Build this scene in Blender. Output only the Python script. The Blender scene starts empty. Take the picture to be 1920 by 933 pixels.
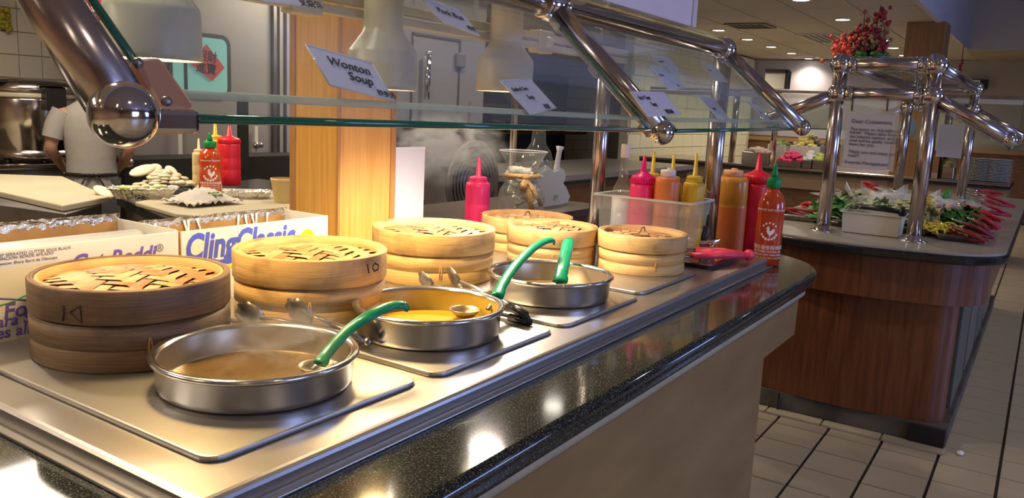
import bpy, bmesh, math, random
from math import pi, sin, cos, radians as R
from mathutils import Vector, Matrix
random.seed(7)
C = bpy.context.scene.collection
scn = bpy.context.scene

# ------------------------------------------------------------------ camera
YAW, PITCH, ROLL, FPX, H = R(33.1377), R(9.7682), R(2.6998), 1511.19, 1.45
fw = Vector((cos(YAW)*cos(PITCH), sin(YAW)*cos(PITCH), -sin(PITCH)))
rt = Vector((sin(YAW), -cos(YAW), 0)); up = rt.cross(fw)
r2 = rt*cos(ROLL)+up*sin(ROLL); u2 = up*cos(ROLL)-rt*sin(ROLL)
cam = bpy.data.objects.new('camera', bpy.data.cameras.new('camera')); C.objects.link(cam)
cam.matrix_world = Matrix(((r2.x, u2.x, -fw.x, 0), (r2.y, u2.y, -fw.y, 0), (r2.z, u2.z, -fw.z, H), (0, 0, 0, 1)))
cam.data.sensor_width = 36; cam.data.lens = FPX/1920*36; cam.data.clip_end = 60; cam.data.clip_start = .05
scn.camera = cam

# ------------------------------------------------------------------ world, lights, exposure
w = bpy.data.worlds.new('room_air'); scn.world = w; w.use_nodes = True
w.node_tree.nodes['Background'].inputs[0].default_value = (.62, .55, .47, 1)
w.node_tree.nodes['Background'].inputs[1].default_value = .36
scn.view_settings.view_transform = 'Standard'; scn.view_settings.look = 'None'
scn.view_settings.gamma = 1; scn.view_settings.use_curve_mapping = False
scn.view_settings.exposure = .35
def area(name, loc, to, sx, sy, power, col, spread=180):
    l = bpy.data.lights.new(name, 'AREA'); l.shape = 'RECTANGLE'; l.size = sx; l.size_y = sy; l.energy = power; l.color = col; l.spread = R(spread)
    o = bpy.data.objects.new(name, l); C.objects.link(o); o.location = loc
    o.rotation_euler = (Vector(to)-Vector(loc)).to_track_quat('-Z', 'Y').to_euler(); return o
# daylight coming in through the windows behind and beside the viewer (modelled on wall_right below)
area('window_daylight', (1.2, -5.8, 1.7), (2.5, 1.5, .9), 2.4, 1.5, 120, (.32, .46, 1.0))
area('window_daylight', (7.0, -5.8, 1.7), (5, 1.5, .9), 2.4, 1.5, 120, (.30, .44, 1.0))
# kitchen ceiling panels
area('kitchen_ceiling_panel', (2.2, 4.6, 2.55), (2.2, 4.6, 0), 1.2, .6, 50, (1, .86, .68))
area('kitchen_ceiling_panel', (5.6, 5.2, 2.55), (5.6, 5.2, 0), 1.2, .6, 50, (1, .86, .68))
area('kitchen_ceiling_panel', (-1.2, 3.2, 2.55), (-1.2, 3.2, 0), 1.2, .6, 45, (1, .86, .68))
def spot(name, loc, power, col, size=1.9, blend=.6, rad=.03):
    l = bpy.data.lights.new(name, 'SPOT'); l.energy = power; l.color = col; l.spot_size = size; l.spot_blend = blend; l.shadow_soft_size = rad
    o = bpy.data.objects.new(name, l); C.objects.link(o); o.location = loc; return o

# ------------------------------------------------------------------ pixel -> real position (camera calibration)
def ray(x, y): return r2*((x-960)/FPX)+u2*(-(y-466.5)/FPX)+fw
O0 = Vector((0, 0, H))
def onz(x, y, z): d = ray(x, y); return O0+d*((z-H)/d.z)
def ony(x, y, Y): d = ray(x, y); return O0+d*(Y/d.y)
def onx(x, y, X): d = ray(x, y); return O0+d*(X/d.x)
def onpl(x, y, p, n): d = ray(x, y); return O0+d*((Vector(p)-O0).dot(n)/d.dot(n))

# ------------------------------------------------------------------ materials
MC = {}
def nd(nt, t, **k):
    n = nt.nodes.new(t)
    for a, b in k.items():
        if a in n.inputs: n.inputs[a].default_value = b
        else: setattr(n, a, b)
    return n
def mat(name, col, rough=.5, metal=0, noise=0, nscale=20, col2=None, bump=0, bscale=60, stretch=None, ramp=(.35, .65), emit=0, trans=0, alpha=1, coat=0, ior=1.45, sss=0, coords='Object', detail=4):
    if name in MC: return MC[name]
    m = bpy.data.materials.new(name); MC[name] = m; m.use_nodes = True; nt = m.node_tree
    b = nt.nodes['Principled BSDF']; col = tuple(col)+(1,)
    b.inputs['Base Color'].default_value = col; b.inputs['Roughness'].default_value = rough; b.inputs['Metallic'].default_value = metal
    b.inputs['IOR'].default_value = ior
    if trans: b.inputs['Transmission Weight'].default_value = trans
    if alpha < 1: b.inputs['Alpha'].default_value = alpha
    if coat: b.inputs['Coat Weight'].default_value = coat; b.inputs['Coat Roughness'].default_value = .08
    if sss: b.inputs['Subsurface Weight'].default_value = sss; b.inputs['Subsurface Radius'].default_value = (.02, .01, .006)
    if emit: b.inputs['Emission Color'].default_value = col; b.inputs['Emission Strength'].default_value = emit
    if col2 is not None or bump:
        tc = nd(nt, 'ShaderNodeTexCoord'); mp = nd(nt, 'ShaderNodeMapping')
        if stretch: mp.inputs['Scale'].default_value = stretch
        nt.links.new(tc.outputs[coords], mp.inputs[0])
    if col2 is not None:
        n = nd(nt, 'ShaderNodeTexNoise', Scale=nscale, Detail=detail); nt.links.new(mp.outputs[0], n.inputs['Vector'])
        rp = nd(nt, 'ShaderNodeValToRGB'); rp.color_ramp.elements[0].position, rp.color_ramp.elements[1].position = ramp
        rp.color_ramp.elements[0].color = col; rp.color_ramp.elements[1].color = tuple(col2)+(1,)
        nt.links.new(n.outputs['Fac'], rp.inputs[0]); nt.links.new(rp.outputs[0], b.inputs['Base Color'])
        if emit: nt.links.new(rp.outputs[0], b.inputs['Emission Color'])
    if bump:
        n2 = nd(nt, 'ShaderNodeTexNoise', Scale=bscale, Detail=3); nt.links.new(mp.outputs[0], n2.inputs['Vector'])
        bp = nd(nt, 'ShaderNodeBump', Strength=bump, Distance=.01); nt.links.new(n2.outputs['Fac'], bp.inputs['Height']); nt.links.new(bp.outputs[0], b.inputs['Normal'])
    return m
chrome = mat('polished_chrome', (.62, .58, .56), .09, 1, bump=.02, bscale=6)
satin = mat('satin_steel_tube', (.52, .45, .42), .2, 1, bump=.03, bscale=9, stretch=(1, 1, .1))
steel = mat('worn_steel_top', (.45, .42, .385), .36, 1, col2=(.44, .40, .35), nscale=7, bump=.05, bscale=14)
plate_m = mat('well_cover_steel', (.48, .46, .41), .4, 1, col2=(.46, .42, .36), nscale=9, bump=.08, bscale=22)
pot_m = mat('brushed_pot_steel', (.42, .41, .42), .22, 1, bump=.04, bscale=30, stretch=(1, 1, .06))
potin = mat('pot_inside_steel', (.42, .33, .22), .35, .8, bump=.05, bscale=20)
dsteel = mat('dull_steel', (.33, .31, .29), .4, 1, col2=(.22, .2, .19), nscale=4)
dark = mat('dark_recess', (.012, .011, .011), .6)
blackp = mat('black_plastic', (.015, .014, .014), .3)
granite = mat('black_granite', (.012, .014, .013), .09, coat=.3)
def granite_nodes():
    nt = granite.node_tree; b = nt.nodes['Principled BSDF']
    tc = nd(nt, 'ShaderNodeTexCoord'); v = nd(nt, 'ShaderNodeTexNoise', Scale=260, Detail=2, Roughness=.7)
    v2 = nd(nt, 'ShaderNodeTexVoronoi', Scale=420)
    nt.links.new(tc.outputs['Object'], v.inputs['Vector']); nt.links.new(tc.outputs['Object'], v2.inputs['Vector'])
    rp = nd(nt, 'ShaderNodeValToRGB'); rp.color_ramp.elements[0].position = .66; rp.color_ramp.elements[1].position = .86
    rp.color_ramp.elements[0].color = (.008, .010, .009, 1); rp.color_ramp.elements[1].color = (.16, .17, .14, 1)
    mx = nd(nt, 'ShaderNodeMath', operation='MULTIPLY_ADD'); mx.inputs[1].default_value = .25; nt.links.new(v2.outputs['Distance'], mx.inputs[0]); nt.links.new(v.outputs['Fac'], mx.inputs[2])
    nt.links.new(mx.outputs[0], rp.inputs[0]); nt.links.new(rp.outputs[0], b.inputs['Base Color'])
granite_nodes()
def woodmat(name, c1, c2, scale=3, stretch=(14, 14, 1), rough=.42, ring=0, coat=.15):
    return mat(name, c1, rough, 0, col2=c2, nscale=scale, stretch=stretch, bump=.05, bscale=20, coat=coat, ramp=(.3, .7), detail=6)
panel_w = woodmat('pale_maple_panel', (.27, .175, .065), (.20, .12, .042), 2.2, (1.2, 1.2, 3.5))
pillar_w = woodmat('honey_oak_panel', (.78, .43, .10), (.64, .31, .06), 3, (30, 30, 1.3))
dark_w = woodmat('red_brown_laminate', (.17, .055, .018), (.085, .026, .009), 3, (16, 16, 1.1), .36)
mid_w = woodmat('brown_wood', (.20, .10, .045), (.13, .06, .025), 3, (2, 2, 12))
def bamboo(name, c1, c2, stain, amt):
    m = mat(name, c1, .55, 0, col2=c2, nscale=5, stretch=(2.5, 2.5, 60), bump=.12, bscale=5, ramp=(.3, .72))
    nt = m.node_tree; b = nt.nodes['Principled BSDF']; src = b.inputs['Base Color'].links[0].from_socket
    tc = nd(nt, 'ShaderNodeTexCoord'); n = nd(nt, 'ShaderNodeTexNoise', Scale=9, Detail=5); nt.links.new(tc.outputs['Object'], n.inputs['Vector'])
    rp = nd(nt, 'ShaderNodeValToRGB'); rp.color_ramp.elements[0].position = .52; rp.color_ramp.elements[1].position = .74
    rp.color_ramp.elements[0].color = (0, 0, 0, 1); rp.color_ramp.elements[1].color = (amt, amt, amt, 1)
    nt.links.new(n.outputs['Fac'], rp.inputs[0]); mx = nd(nt, 'ShaderNodeMix', data_type='RGBA'); mx.inputs['B'].default_value = tuple(stain)+(1,)
    nt.links.new(rp.outputs[0], mx.inputs['Factor']); nt.links.new(src, mx.inputs['A']); nt.links.new(mx.outputs['Result'], b.inputs['Base Color']); return m
bam = bamboo('bamboo_hoop', (.60, .39, .14), (.46, .27, .085), (.10, .045, .018), .9)
bam_shaded = bamboo('bamboo_hoop_shaded_stained', (.20, .115, .05), (.12, .065, .028), (.03, .016, .009), .95)  # base tone darkened to carry the hoop's shade; stain noise is real staining
bam_in = bamboo('bamboo_inner_ring', (.60, .34, .12), (.50, .25, .08), (.3, .1, .04), .5)
strips = [mat('bamboo_strip_%s' % k, c, .5, 0, col2=c2, nscale=14, ramp=(.3, .7)) for k, c, c2 in (('straw', (.44, .26, .105), (.33, .17, .06)), ('honey', (.37, .18, .06), (.27, .115, .035)), ('pale', (.50, .32, .14), (.38, .22, .08)))]
cream = mat('cream_enamel', (.50, .45, .33), .35)
white = mat('white_paper', (.72, .70, .66), .7)
lilac = mat('label_card', (.66, .62, .68), .6)
ink = mat('black_ink', (.012, .012, .02), .6)
blueink = mat('blue_box_print', (.07, .10, .55), .5)
purpink = mat('purple_box_print', (.14, .09, .38), .5)
greyink = mat('grey_box_print', (.2, .2, .2), .6)
greenink = mat('green_box_print', (.08, .35, .16), .6)
yellowink = mat('yellow_box_print', (.85, .45, .01), .5)
whiteink = mat('white_bottle_print', (.9, .85, .8), .5)
kraft = mat('kraft_cardboard', (.42, .24, .09), .8, col2=(.34, .19, .07), nscale=12)
boxw = mat('white_carton', (.68, .66, .60), .6, col2=(.6, .58, .52), nscale=5)
foil = mat('crumpled_foil', (.72, .70, .66), .22, 1, bump=.9, bscale=55)
film = mat('clear_film', (.95, .95, .95), .08, 0, alpha=.28, bump=.6, bscale=60)
wall_p = mat('tan_wall_paint', (.36, .31, .22), .8, col2=(.32, .275, .2), nscale=1.5)
wall_b = mat('pale_back_wall_paint', (.40, .38, .42), .8)
ceil_m = mat('ceiling_tile_board', (.46, .42, .36), .85, bump=.3, bscale=90)
grid_m = mat('ceiling_grid_metal', (.6, .56, .5), .5)
tile_m = mat('floor_tile_glaze', (.44, .37, .25), .38, col2=(.37, .305, .20), nscale=2.5, bump=.04, bscale=8, coords='Object')
grout = mat('dark_grout', (.022, .016, .015), .9)
wtile = mat('white_wall_tile', (.74, .67, .54), .3)
wgrout = mat('grey_wall_grout', (.3, .26, .2), .8)
glow = mat('lamp_glow', (1, .93, .8), .5, emit=14)
bulbglow = mat('heat_bulb_glow', (1, .95, .85), .5, emit=30)
red_h = mat('red_rubber_grip', (.42, .018, .03), .4)
pink_h = mat('pink_red_rubber_grip', (.80, .05, .10), .35)
dkred_h = mat('dark_red_grip', (.20, .015, .02), .42)
green_h = mat('green_nylon_handle', (.0, .22, .09), .3, coat=.2)
glass_m = mat('guard_glass', (.80, .95, .88), .02, trans=1, ior=1.45)
edge_m = mat('green_glass_edge', (.02, .12, .07), .12, coat=.3)
clearg = mat('clear_glass', (1, 1, 1), .02, trans=1, ior=1.3)
clearp = mat('clear_plastic', (.9, .9, .92), .12, alpha=.28)
def thin_glass(m, tint, refl=.10, rough=.03, haze=0):
    nt = m.node_tree; nt.nodes.clear(); out = nd(nt, 'ShaderNodeOutputMaterial')
    tr = nd(nt, 'ShaderNodeBsdfTransparent'); tr.inputs[0].default_value = tuple(tint)+(1,)
    gl = nd(nt, 'ShaderNodeBsdfGlossy'); gl.inputs['Roughness'].default_value = rough; gl.inputs[0].default_value = (.95, 1, .98, 1)
    lw = nd(nt, 'ShaderNodeLayerWeight', Blend=.5); pw = nd(nt, 'ShaderNodeMath', operation='POWER'); pw.inputs[1].default_value = 4; nt.links.new(lw.outputs['Facing'], pw.inputs[0])
    fr = nd(nt, 'ShaderNodeMath', operation='MULTIPLY_ADD'); fr.inputs[1].default_value = .55; fr.inputs[2].default_value = .035; nt.links.new(pw.outputs[0], fr.inputs[0]); mx = nd(nt, 'ShaderNodeMixShader')
    nt.links.new(fr.outputs[0], mx.inputs[0]); nt.links.new(tr.outputs[0], mx.inputs[1]); nt.links.new(gl.outputs[0], mx.inputs[2])
    last = mx
    if haze:
        df = nd(nt, 'ShaderNodeBsdfDiffuse'); df.inputs[0].default_value = (.75, .8, .72, 1); m2 = nd(nt, 'ShaderNodeMixShader'); m2.inputs[0].default_value = haze
        nt.links.new(mx.outputs[0], m2.inputs[1]); nt.links.new(df.outputs[0], m2.inputs[2]); last = m2
    nt.links.new(last.outputs[0], out.inputs[0])
thin_glass(glass_m, (.955, .985, .965), haze=.035)
thin_glass(clearg, (.97, .97, .97), haze=.03)
thin_glass(clearp, (.96, .95, .95), rough=.1, haze=.10)
def cg(name, tint=(.96, .95, .94), haze=.06, rough=.04):
    if name in MC: return MC[name]
    m = mat(name, (.9, .9, .9)); thin_glass(m, tint, rough=rough, haze=haze); return m

# ------------------------------------------------------------------ mesh builder
class MB:
    def __init__(s): s.v = []; s.f = []; s.sm = []
    def add(s, vs, fs, sm=False, M=None):
        o = len(s.v); s.v += [tuple((M @ Vector(p)) if M else p) for p in vs]; s.f += [tuple(i+o for i in f) for f in fs]; s.sm += [sm]*len(fs); return s
    def box(s, c, d, M=None):
        x, y, z = c; a, b, e = d[0]/2, d[1]/2, d[2]/2
        vs = [(x+i*a, y+j*b, z+k*e) for i in (-1, 1) for j in (-1, 1) for k in (-1, 1)]
        return s.add(vs, [(0, 1, 3, 2), (4, 6, 7, 5), (0, 4, 5, 1), (2, 3, 7, 6), (0, 2, 6, 4), (1, 5, 7, 3)], False, M)
    def lathe(s, prof, n=40, M=None, sm=True, caps=True, c=(0, 0, 0)):
        vs = []; fs = []
        for r, z in prof:
            for k in range(n): a = 2*pi*k/n; vs.append((c[0]+r*cos(a), c[1]+r*sin(a), c[2]+z))
        for i in range(len(prof)-1):
            for k in range(n): k2 = (k+1) % n; fs.append((i*n+k, i*n+k2, (i+1)*n+k2, (i+1)*n+k))
        s.add(vs, fs, sm, M)
        if caps:
            if prof[0][0] > 1e-5: s.f.append(tuple(len(s.v)-len(vs)+k for k in range(n))[::-1]); s.sm.append(False)
            if prof[-1][0] > 1e-5: s.f.append(tuple(len(s.v)-n+k for k in range(n))); s.sm.append(False)
        return s
    def tube(s, pts, r, n=16, caps=True, sm=True, flat=1, upv=None):
        pts = [Vector(p) for p in pts]; rs = r if isinstance(r, (list, tuple)) else [r]*len(pts); vs = []; fs = []; pu = None
        for i, p in enumerate(pts):
            t = (pts[min(i+1, len(pts)-1)]-pts[max(i-1, 0)]).normalized()
            u = (upv if upv is not None else (pu if pu else Vector((0, 0, 1)) if abs(t.z) < .9 else Vector((1, 0, 0))))
            u = (u-t*u.dot(t)).normalized(); pu = u; q = t.cross(u)
            for k in range(n): a = 2*pi*k/n; vs.append(tuple(p+q*(cos(a)*rs[i])+u*(sin(a)*rs[i]*flat)))
        for i in range(len(pts)-1):
            for k in range(n): k2 = (k+1) % n; fs.append((i*n+k, i*n+k2, (i+1)*n+k2, (i+1)*n+k))
        o = len(s.v); s.add(vs, fs, sm)
        if caps: s.f += [tuple(o+k for k in range(n))[::-1], tuple(o+len(vs)-n+k for k in range(n))]; s.sm += [False]*2
        return s
    def sphere(s, c, r, n=24, m=14, sc=(1, 1, 1)):
        vs = [(c[0], c[1], c[2]-r*sc[2])]; fs = []
        for j in range(1, m):
            for k in range(n): a = 2*pi*k/n; b = pi*j/m-pi/2; vs.append((c[0]+r*cos(b)*cos(a)*sc[0], c[1]+r*cos(b)*sin(a)*sc[1], c[2]+r*sin(b)*sc[2]))
        vs.append((c[0], c[1], c[2]+r*sc[2]))
        for k in range(n): fs.append((0, 1+(k+1) % n, 1+k)); fs.append((len(vs)-1, 1+(m-2)*n+k, 1+(m-2)*n+(k+1) % n))
        for j in range(m-2):
            for k in range(n): k2 = (k+1) % n; fs.append((1+j*n+k, 1+j*n+k2, 1+(j+1)*n+k2, 1+(j+1)*n+k))
        return s.add(vs, fs, True)
    def prism(s, poly, z0, z1, M=None):
        n = len(poly); vs = [(p[0], p[1], z0) for p in poly]+[(p[0], p[1], z1) for p in poly]
        fs = [tuple(range(n))[::-1], tuple(range(n, 2*n))]+[(i, (i+1) % n, n+(i+1) % n, n+i) for i in range(n)]
        return s.add(vs, fs, False, M)
    def slab(s, quad, th):          # thin slab under/behind a planar polygon in space
        q = [Vector(p) for p in quad]; nn = (q[1]-q[0]).cross(q[2]-q[0]).normalized()*th; n = len(q)
        vs = [tuple(p) for p in q]+[tuple(p+nn) for p in q]
        return s.add(vs, [tuple(range(n))[::-1], tuple(range(n, 2*n))]+[(i, (i+1) % n, n+(i+1) % n, n+i) for i in range(n)])
    def build(s, name, m, parent=None, world=False, bevel=0, seg=2, solid=0, sub=0):
        me = bpy.data.meshes.new(name); vs = s.v
        if world and parent is not None:
            inv = wm(parent).inverted(); vs = [tuple(inv @ Vector(p)) for p in vs]
        me.from_pydata(vs, [], s.f); me.polygons.foreach_set('use_smooth', s.sm); me.materials.append(m)
        me.validate(); bm_ = bmesh.new(); bm_.from_mesh(me); bmesh.ops.recalc_face_normals(bm_, faces=bm_.faces); bm_.to_mesh(me); bm_.free()
        o = bpy.data.objects.new(name, me); C.objects.link(o); o.parent = parent
        if solid: md = o.modifiers.new('solid', 'SOLIDIFY'); md.thickness = solid; md.offset = 0
        if bevel: md = o.modifiers.new('bevel', 'BEVEL'); md.width = bevel; md.segments = seg; md.limit_method = 'ANGLE'; md.angle_limit = R(40)
        if sub: md = o.modifiers.new('sub', 'SUBSURF'); md.levels = sub; md.render_levels = sub
        return o
def wm(o):
    M = Matrix.LocRotScale(o.location, o.rotation_euler, o.scale)
    return wm(o.parent) @ M if o.parent else M
def thing(name, label, cat, loc=(0, 0, 0), rz=0, group=None):
    o = bpy.data.objects.new(name, None); C.objects.link(o); o.location = loc; o.rotation_euler = (0, 0, rz); o.empty_display_size = .05
    o['label'] = label; o['category'] = cat
    if group: o['group'] = group
    return o
def tag(o, label, cat, group=None, kind=None):
    o['label'] = label; o['category'] = cat
    if group: o['group'] = group
    if kind: o['kind'] = kind
    return o
def st(o, label=None): o['kind'] = 'structure'; o['label'] = label or o.name.replace('_', ' '); return o
def part(o, label): o['label'] = label; return o
def dup(o, parent=None):
    c = o.copy(); C.objects.link(c); c.parent = parent
    for ch in list(o.children): dup(ch, c)
    return c
def text(name, s, size, m, org, ux, uy, parent, align='LEFT', shear=0, th=.0004, label=None, bold=0, xs=1):
    cu = bpy.data.curves.new(name, 'FONT'); cu.body = s; cu.size = size; cu.align_x = align; cu.shear = shear; cu.extrude = th; cu.offset = bold; cu.resolution_u = 3
    t = bpy.data.objects.new('t', cu); C.objects.link(t)
    bpy.context.view_layer.update(); me = bpy.data.meshes.new_from_object(t.evaluated_get(bpy.context.evaluated_depsgraph_get()))
    bpy.data.objects.remove(t); me.materials.clear(); me.materials.append(m)
    ux = Vector(ux).normalized(); uy = Vector(uy); uy = (uy-ux*uy.dot(ux)*(0 if shear < 0 else 1)).normalized(); n = ux.cross(uy).normalized()
    me.transform(Matrix.Diagonal((xs, 1, 1, 1)))
    M = Matrix(((ux.x, uy.x, n.x, org[0]), (ux.y, uy.y, n.y, org[1]), (ux.z, uy.z, n.z, org[2]), (0, 0, 0, 1)))
    if parent: M = wm(parent).inverted() @ M
    me.transform(M); o = bpy.data.objects.new(name, me); C.objects.link(o); o.parent = parent
    if label: o['label'] = label
    return o

# ------------------------------------------------------------------ large structure
fl = MB().box((5.5, .75, -.06), (22, 13.6, .1)).build('floor', grout); st(fl, 'floor of square beige tiles with dark joints')
tm = None; rest = MB(); X0, Y0 = 3.886, .714; cnt = 0
def tile_mesh():
    b = MB(); a, c = .2185/2, .228/2
    b.v = [(-a, -c, -.009), (a, -c, -.009), (a, c, -.009), (-a, c, -.009), (-a+.002, -c+.002, 0), (a-.002, -c+.002, 0), (a-.002, c-.002, 0), (-a+.002, c-.002, 0)]
    b.f = [(4, 5, 6, 7), (0, 1, 5, 4), (1, 2, 6, 5), (2, 3, 7, 6), (3, 0, 4, 7)]; b.sm = [False]*5; return b
tile0 = None
for i in range(-38, 52):
    for j in range(-26, 27):
        x = X0-.1125+.2250*i; y = Y0-.12+.2385*j
        if x < -4.7 or x > 15.4 or y < -5.8 or y > 7.4: continue
        vis = (2.75 < x < 8.9 and -.35 < y < .35) or (2.75 < x < 4.1 and .3 < y < 1.3)
        if vis:
            if tile0 is None: tile0 = tile_mesh().build('tile', tile_m, fl); o = tile0
            else: o = tile0.copy(); C.objects.link(o); o.parent = fl
            o.location = (x, y, random.uniform(-.0006, .0006)); cnt += 1
        else:
            t = tile_mesh(); rest.add([(p[0]+x, p[1]+y, p[2]) for p in t.v], t.f)
rt_ = rest.build('far_tiles', tile_m, fl); rt_['kind'] = 'stuff'
# ceiling boards on a metal grid, 0.6 x 1.2 m
ce = MB().box((5.5, 4.35, 2.66), (22, 6.34, .06)).build('ceiling', grid_m); st(ce, 'suspended ceiling of pale boards in a grid')
panel0 = None; restc = MB()
for i in range(-8, 9):
    for j in range(-1, 11):
        x = 8.85+1.2*i-.6; y = 3.0+.6*j-.3-1.2
        if y > 7.4 or y < 1.19: continue
        if x > 5.8 and y < 4.9:
            if panel0 is None: panel0 = MB().box((0, 0, 0), (1.18, .58, .012)).build('ceiling_panel', ceil_m, ce); o = panel0
            else: o = panel0.copy(); C.objects.link(o); o.parent = ce
            o.location = (x, y, 2.627)
        else: restc.box((x, y, 2.627), (1.18, .58, .012))
restc.build('far_ceiling_panels', ceil_m, ce)['kind'] = 'stuff'
up_m = mat('upper_ceiling_paint', (.36, .33, .33), .85)
st(MB().box((5.5, -2.4, 3.35), (22, 7.5, .06)).build('trim_1', up_m), 'raised ceiling bay over the right aisle')
fas = mat('bay_side_paint', (.50, .47, .50), .85)
st(MB().box((4.3, 1.2, 2.97), (18.6, .05, .72)).build('trim_2', fas), 'pale side of the raised ceiling bay')
st(MB().box((13.63, -2.4, 2.97), (.05, 7.2, .72)).build('trim_3', mat('bay_end_paint', (.46, .41, .33), .85)), 'pale end of the raised ceiling bay')
st(MB().box((14.7, -2.4, 2.63), (2.1, 7.2, .05)).build('trim_4', wall_p), 'low ceiling strip beyond the raised bay')
sk = thing('ceiling_vent', 'dark framed return grille in the raised ceiling bay at top right', 'vent', (12.4, -.9, 3.31))
MB().box((0, 0, 0), (2.6, 3.3, .03)).build('frame', blackp, sk); MB().box((0, 0, -.02), (2.3, 3.0, .03)).build('grille', mat('grille_grey', (.08, .075, .07), .6), sk)
# walls
wf = st(MB().box((15.75, -.6, 1.3), (.12, 14, 2.62)).build('wall_far', wall_p), 'tan far wall of the dining room')
MB().box((15.68, 3.4, 1.9), (.02, 3.1, 1.4)).build('painted_panel', wall_b, wf)
wains = MB().box((15.66, 1.4, .56), (.04, 9.8, 1.1)).build('wainscot', mid_w, wf)
MB().box((15.63, 1.4, 1.14), (.07, 9.8, .07)).build('chair_rail', mat('rail_wood', (.34, .19, .08), .45), wf)
st(MB().box((-4.9, .75, 1.6), (.1, 13.6, 3.4)).build('wall_left', mat('tan_back_wall', (.42, .27, .17), .8)), 'tan wall behind the viewer')
wr = st(MB().box((5.5, -6.05, 1.6), (22, .1, 3.4)).build('wall_right', mat('tan_side_wall', (.42, .28, .18), .8)), 'tan side wall with windows, beside the viewer')
for i, (x, ww) in enumerate(((1.2, 2.5), (7.0, 5.0))):
    wn = MB()
    for zz in (.9, 2.5): wn.box((x, -5.97, zz), (ww+.2, .1, .08))
    for k in range(4): wn.box((x-ww/2-.04+k*(ww+.08)/3, -5.97, 1.7), (.07, .1, 1.6))
    st(wn.build('window_%d' % (i+1), blackp), 'dark framed window beside the viewer')
wk = st(MB().box((5.5, 7.45, 1.3), (22, .1, 2.62)).build('wall_back', wgrout), 'kitchen back wall behind the wall tiles')
wt0 = None; fr = MB()
for i in range(0, 12):
    for j in range(0, 8):
        x = 2.86+.19*i; z = 1.05+.19*j
        if x < 3.9 and z < 2.3:
            if wt0 is None: wt0 = MB().box((0, 0, 0), (.183, .014, .183)).build('wall_tile', wtile, wk, bevel=.002, seg=1); o = wt0
            else: o = wt0.copy(); C.objects.link(o); o.parent = wk
            o.location = (x, 7.395, z)
for i in range(-20, 60):
    for j in range(-5, 8):
        x = 2.86+.19*i; z = 1.05+.19*j
        if not (0 <= i and x < 3.9 and j >= 0 and z < 2.3) and x < 15: fr.box((x, 7.395, z), (.183, .014, .183))
fr.build('more_wall_tiles', wtile, wk)['kind'] = 'stuff'
# divider wall between kitchen and dining room, pale glazed blocks
ydiv = mat('pale_yellow_block', (.62, .60, .42), .5)
wd = st(MB().box((12.9, 4.92, 1.3), (5.4, .12, 2.58)).build('wall_divider', mat('divider_joint', (.45, .43, .3), .8)), 'pale yellow divider wall with block joints')
b0 = None
for i in range(13):
    for j in range(13):
        if b0 is None: b0 = MB().box((0, 0, 0), (.392, .02, .192)).build('wall_block', ydiv, wd); o = b0
        else: o = b0.copy(); C.objects.link(o); o.parent = wd
        o.location = (10.4+.4*i+(.0 if j % 2 else .05), 4.852, .1+.2*j)
# wood column in the dining room
P = onz(1736, 46, 2.6)
col = MB().box((P.x+.12, P.y-.02, 1.31), (.42, .40, 2.62)).build('trim_5', woodmat('orange_column_wood', (.30, .15, .05), (.22, .10, .035), 3, (16, 16, 1.1)), bevel=.01); st(col, 'orange wood column beyond the island buffet')
# recessed lights
def can(x, y, z, label, pw=60, grp='recessed lights in the grid ceiling', colr=(1, .84, .66)):
    t = thing('recessed_light', label, 'ceiling light', (x, y, z), 0, grp)
    MB().lathe([(.075, 0), (.10, -.004), (.105, .0), (.1, .012)], 24, caps=False).build('trim_ring', cream, t)
    MB().lathe([(0, .004), (.078, .004), (.078, .012)], 24, caps=False).build('lamp_disc', glow, t)
    l = spot('recessed_lamp', (x, y, z-.02), pw, colr, 2.4, .8, .07); l.parent = None
    return t
rows = [((1343, 57), 'leftmost'), ((1395, 74), 'second from the left'), ((1438, 88), 'third from the left'), ((1477, 100), 'fourth from the left'), ((1509, 110), 'fifth and smallest')]
for q, s in rows:
    p = onz(q[0], q[1], 2.615); can(p.x, 3.86, 2.612, 'glowing recessed light, %s in the row of five lights' % s)
for q, s in (((1502, 0), 'big glowing recessed light cut by the top edge of the photo'), ((1580, 37), 'glowing recessed light above and left of the flower arrangement'), ((1675, 90), 'glowing recessed light just right of the flower arrangement'), ((1657, 76), 'small glowing recessed light among the right-hand flower stems'), ((1695, 104), 'narrow glowing recessed light left of the orange wood column')):
    p = onz(q[0], q[1], 2.615); can(p.x, p.y, 2.612, s)
# the nearer lights of the same rows, overhead (seen in the granite and chrome)
for x, y in ((5.3, 3.0), (4.3, 3.0), (3.3, 3.0), (5.2, 1.8), (2.9, 1.8), (1.0, 2.9), (-1.2, 1.8), (.6, 1.6)):
    can(x, y, 2.612, 'added fill light overhead, above the frame', 48, 'overhead lights above the frame')
for x, y in ((-2.6, -1.6), (-2.8, -3.6), (1.4, -4.4)): can(x, y, 3.312, 'added fill light in the raised bay, outside the frame', 130, 'lights of the raised bay outside the frame')  # added fill lights, brightening the unseen walls mirrored in the chrome
for x, y in ((-3.0, 1.8), (-3.0, 3.6)): can(x, y, 2.612, 'added fill light overhead, above the frame', 90, 'overhead lights above the frame')  # two more added fill lights behind the viewer, same purpose
for x, y in ((3.2, -1.2), (6.4, -1.2), (9.5, -1.2), (.2, -1.4), (-2, -1.2)):
    can(x, y, 3.312, 'added fill light in the raised bay, outside the frame', 38, 'lights of the raised bay outside the frame')
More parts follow.
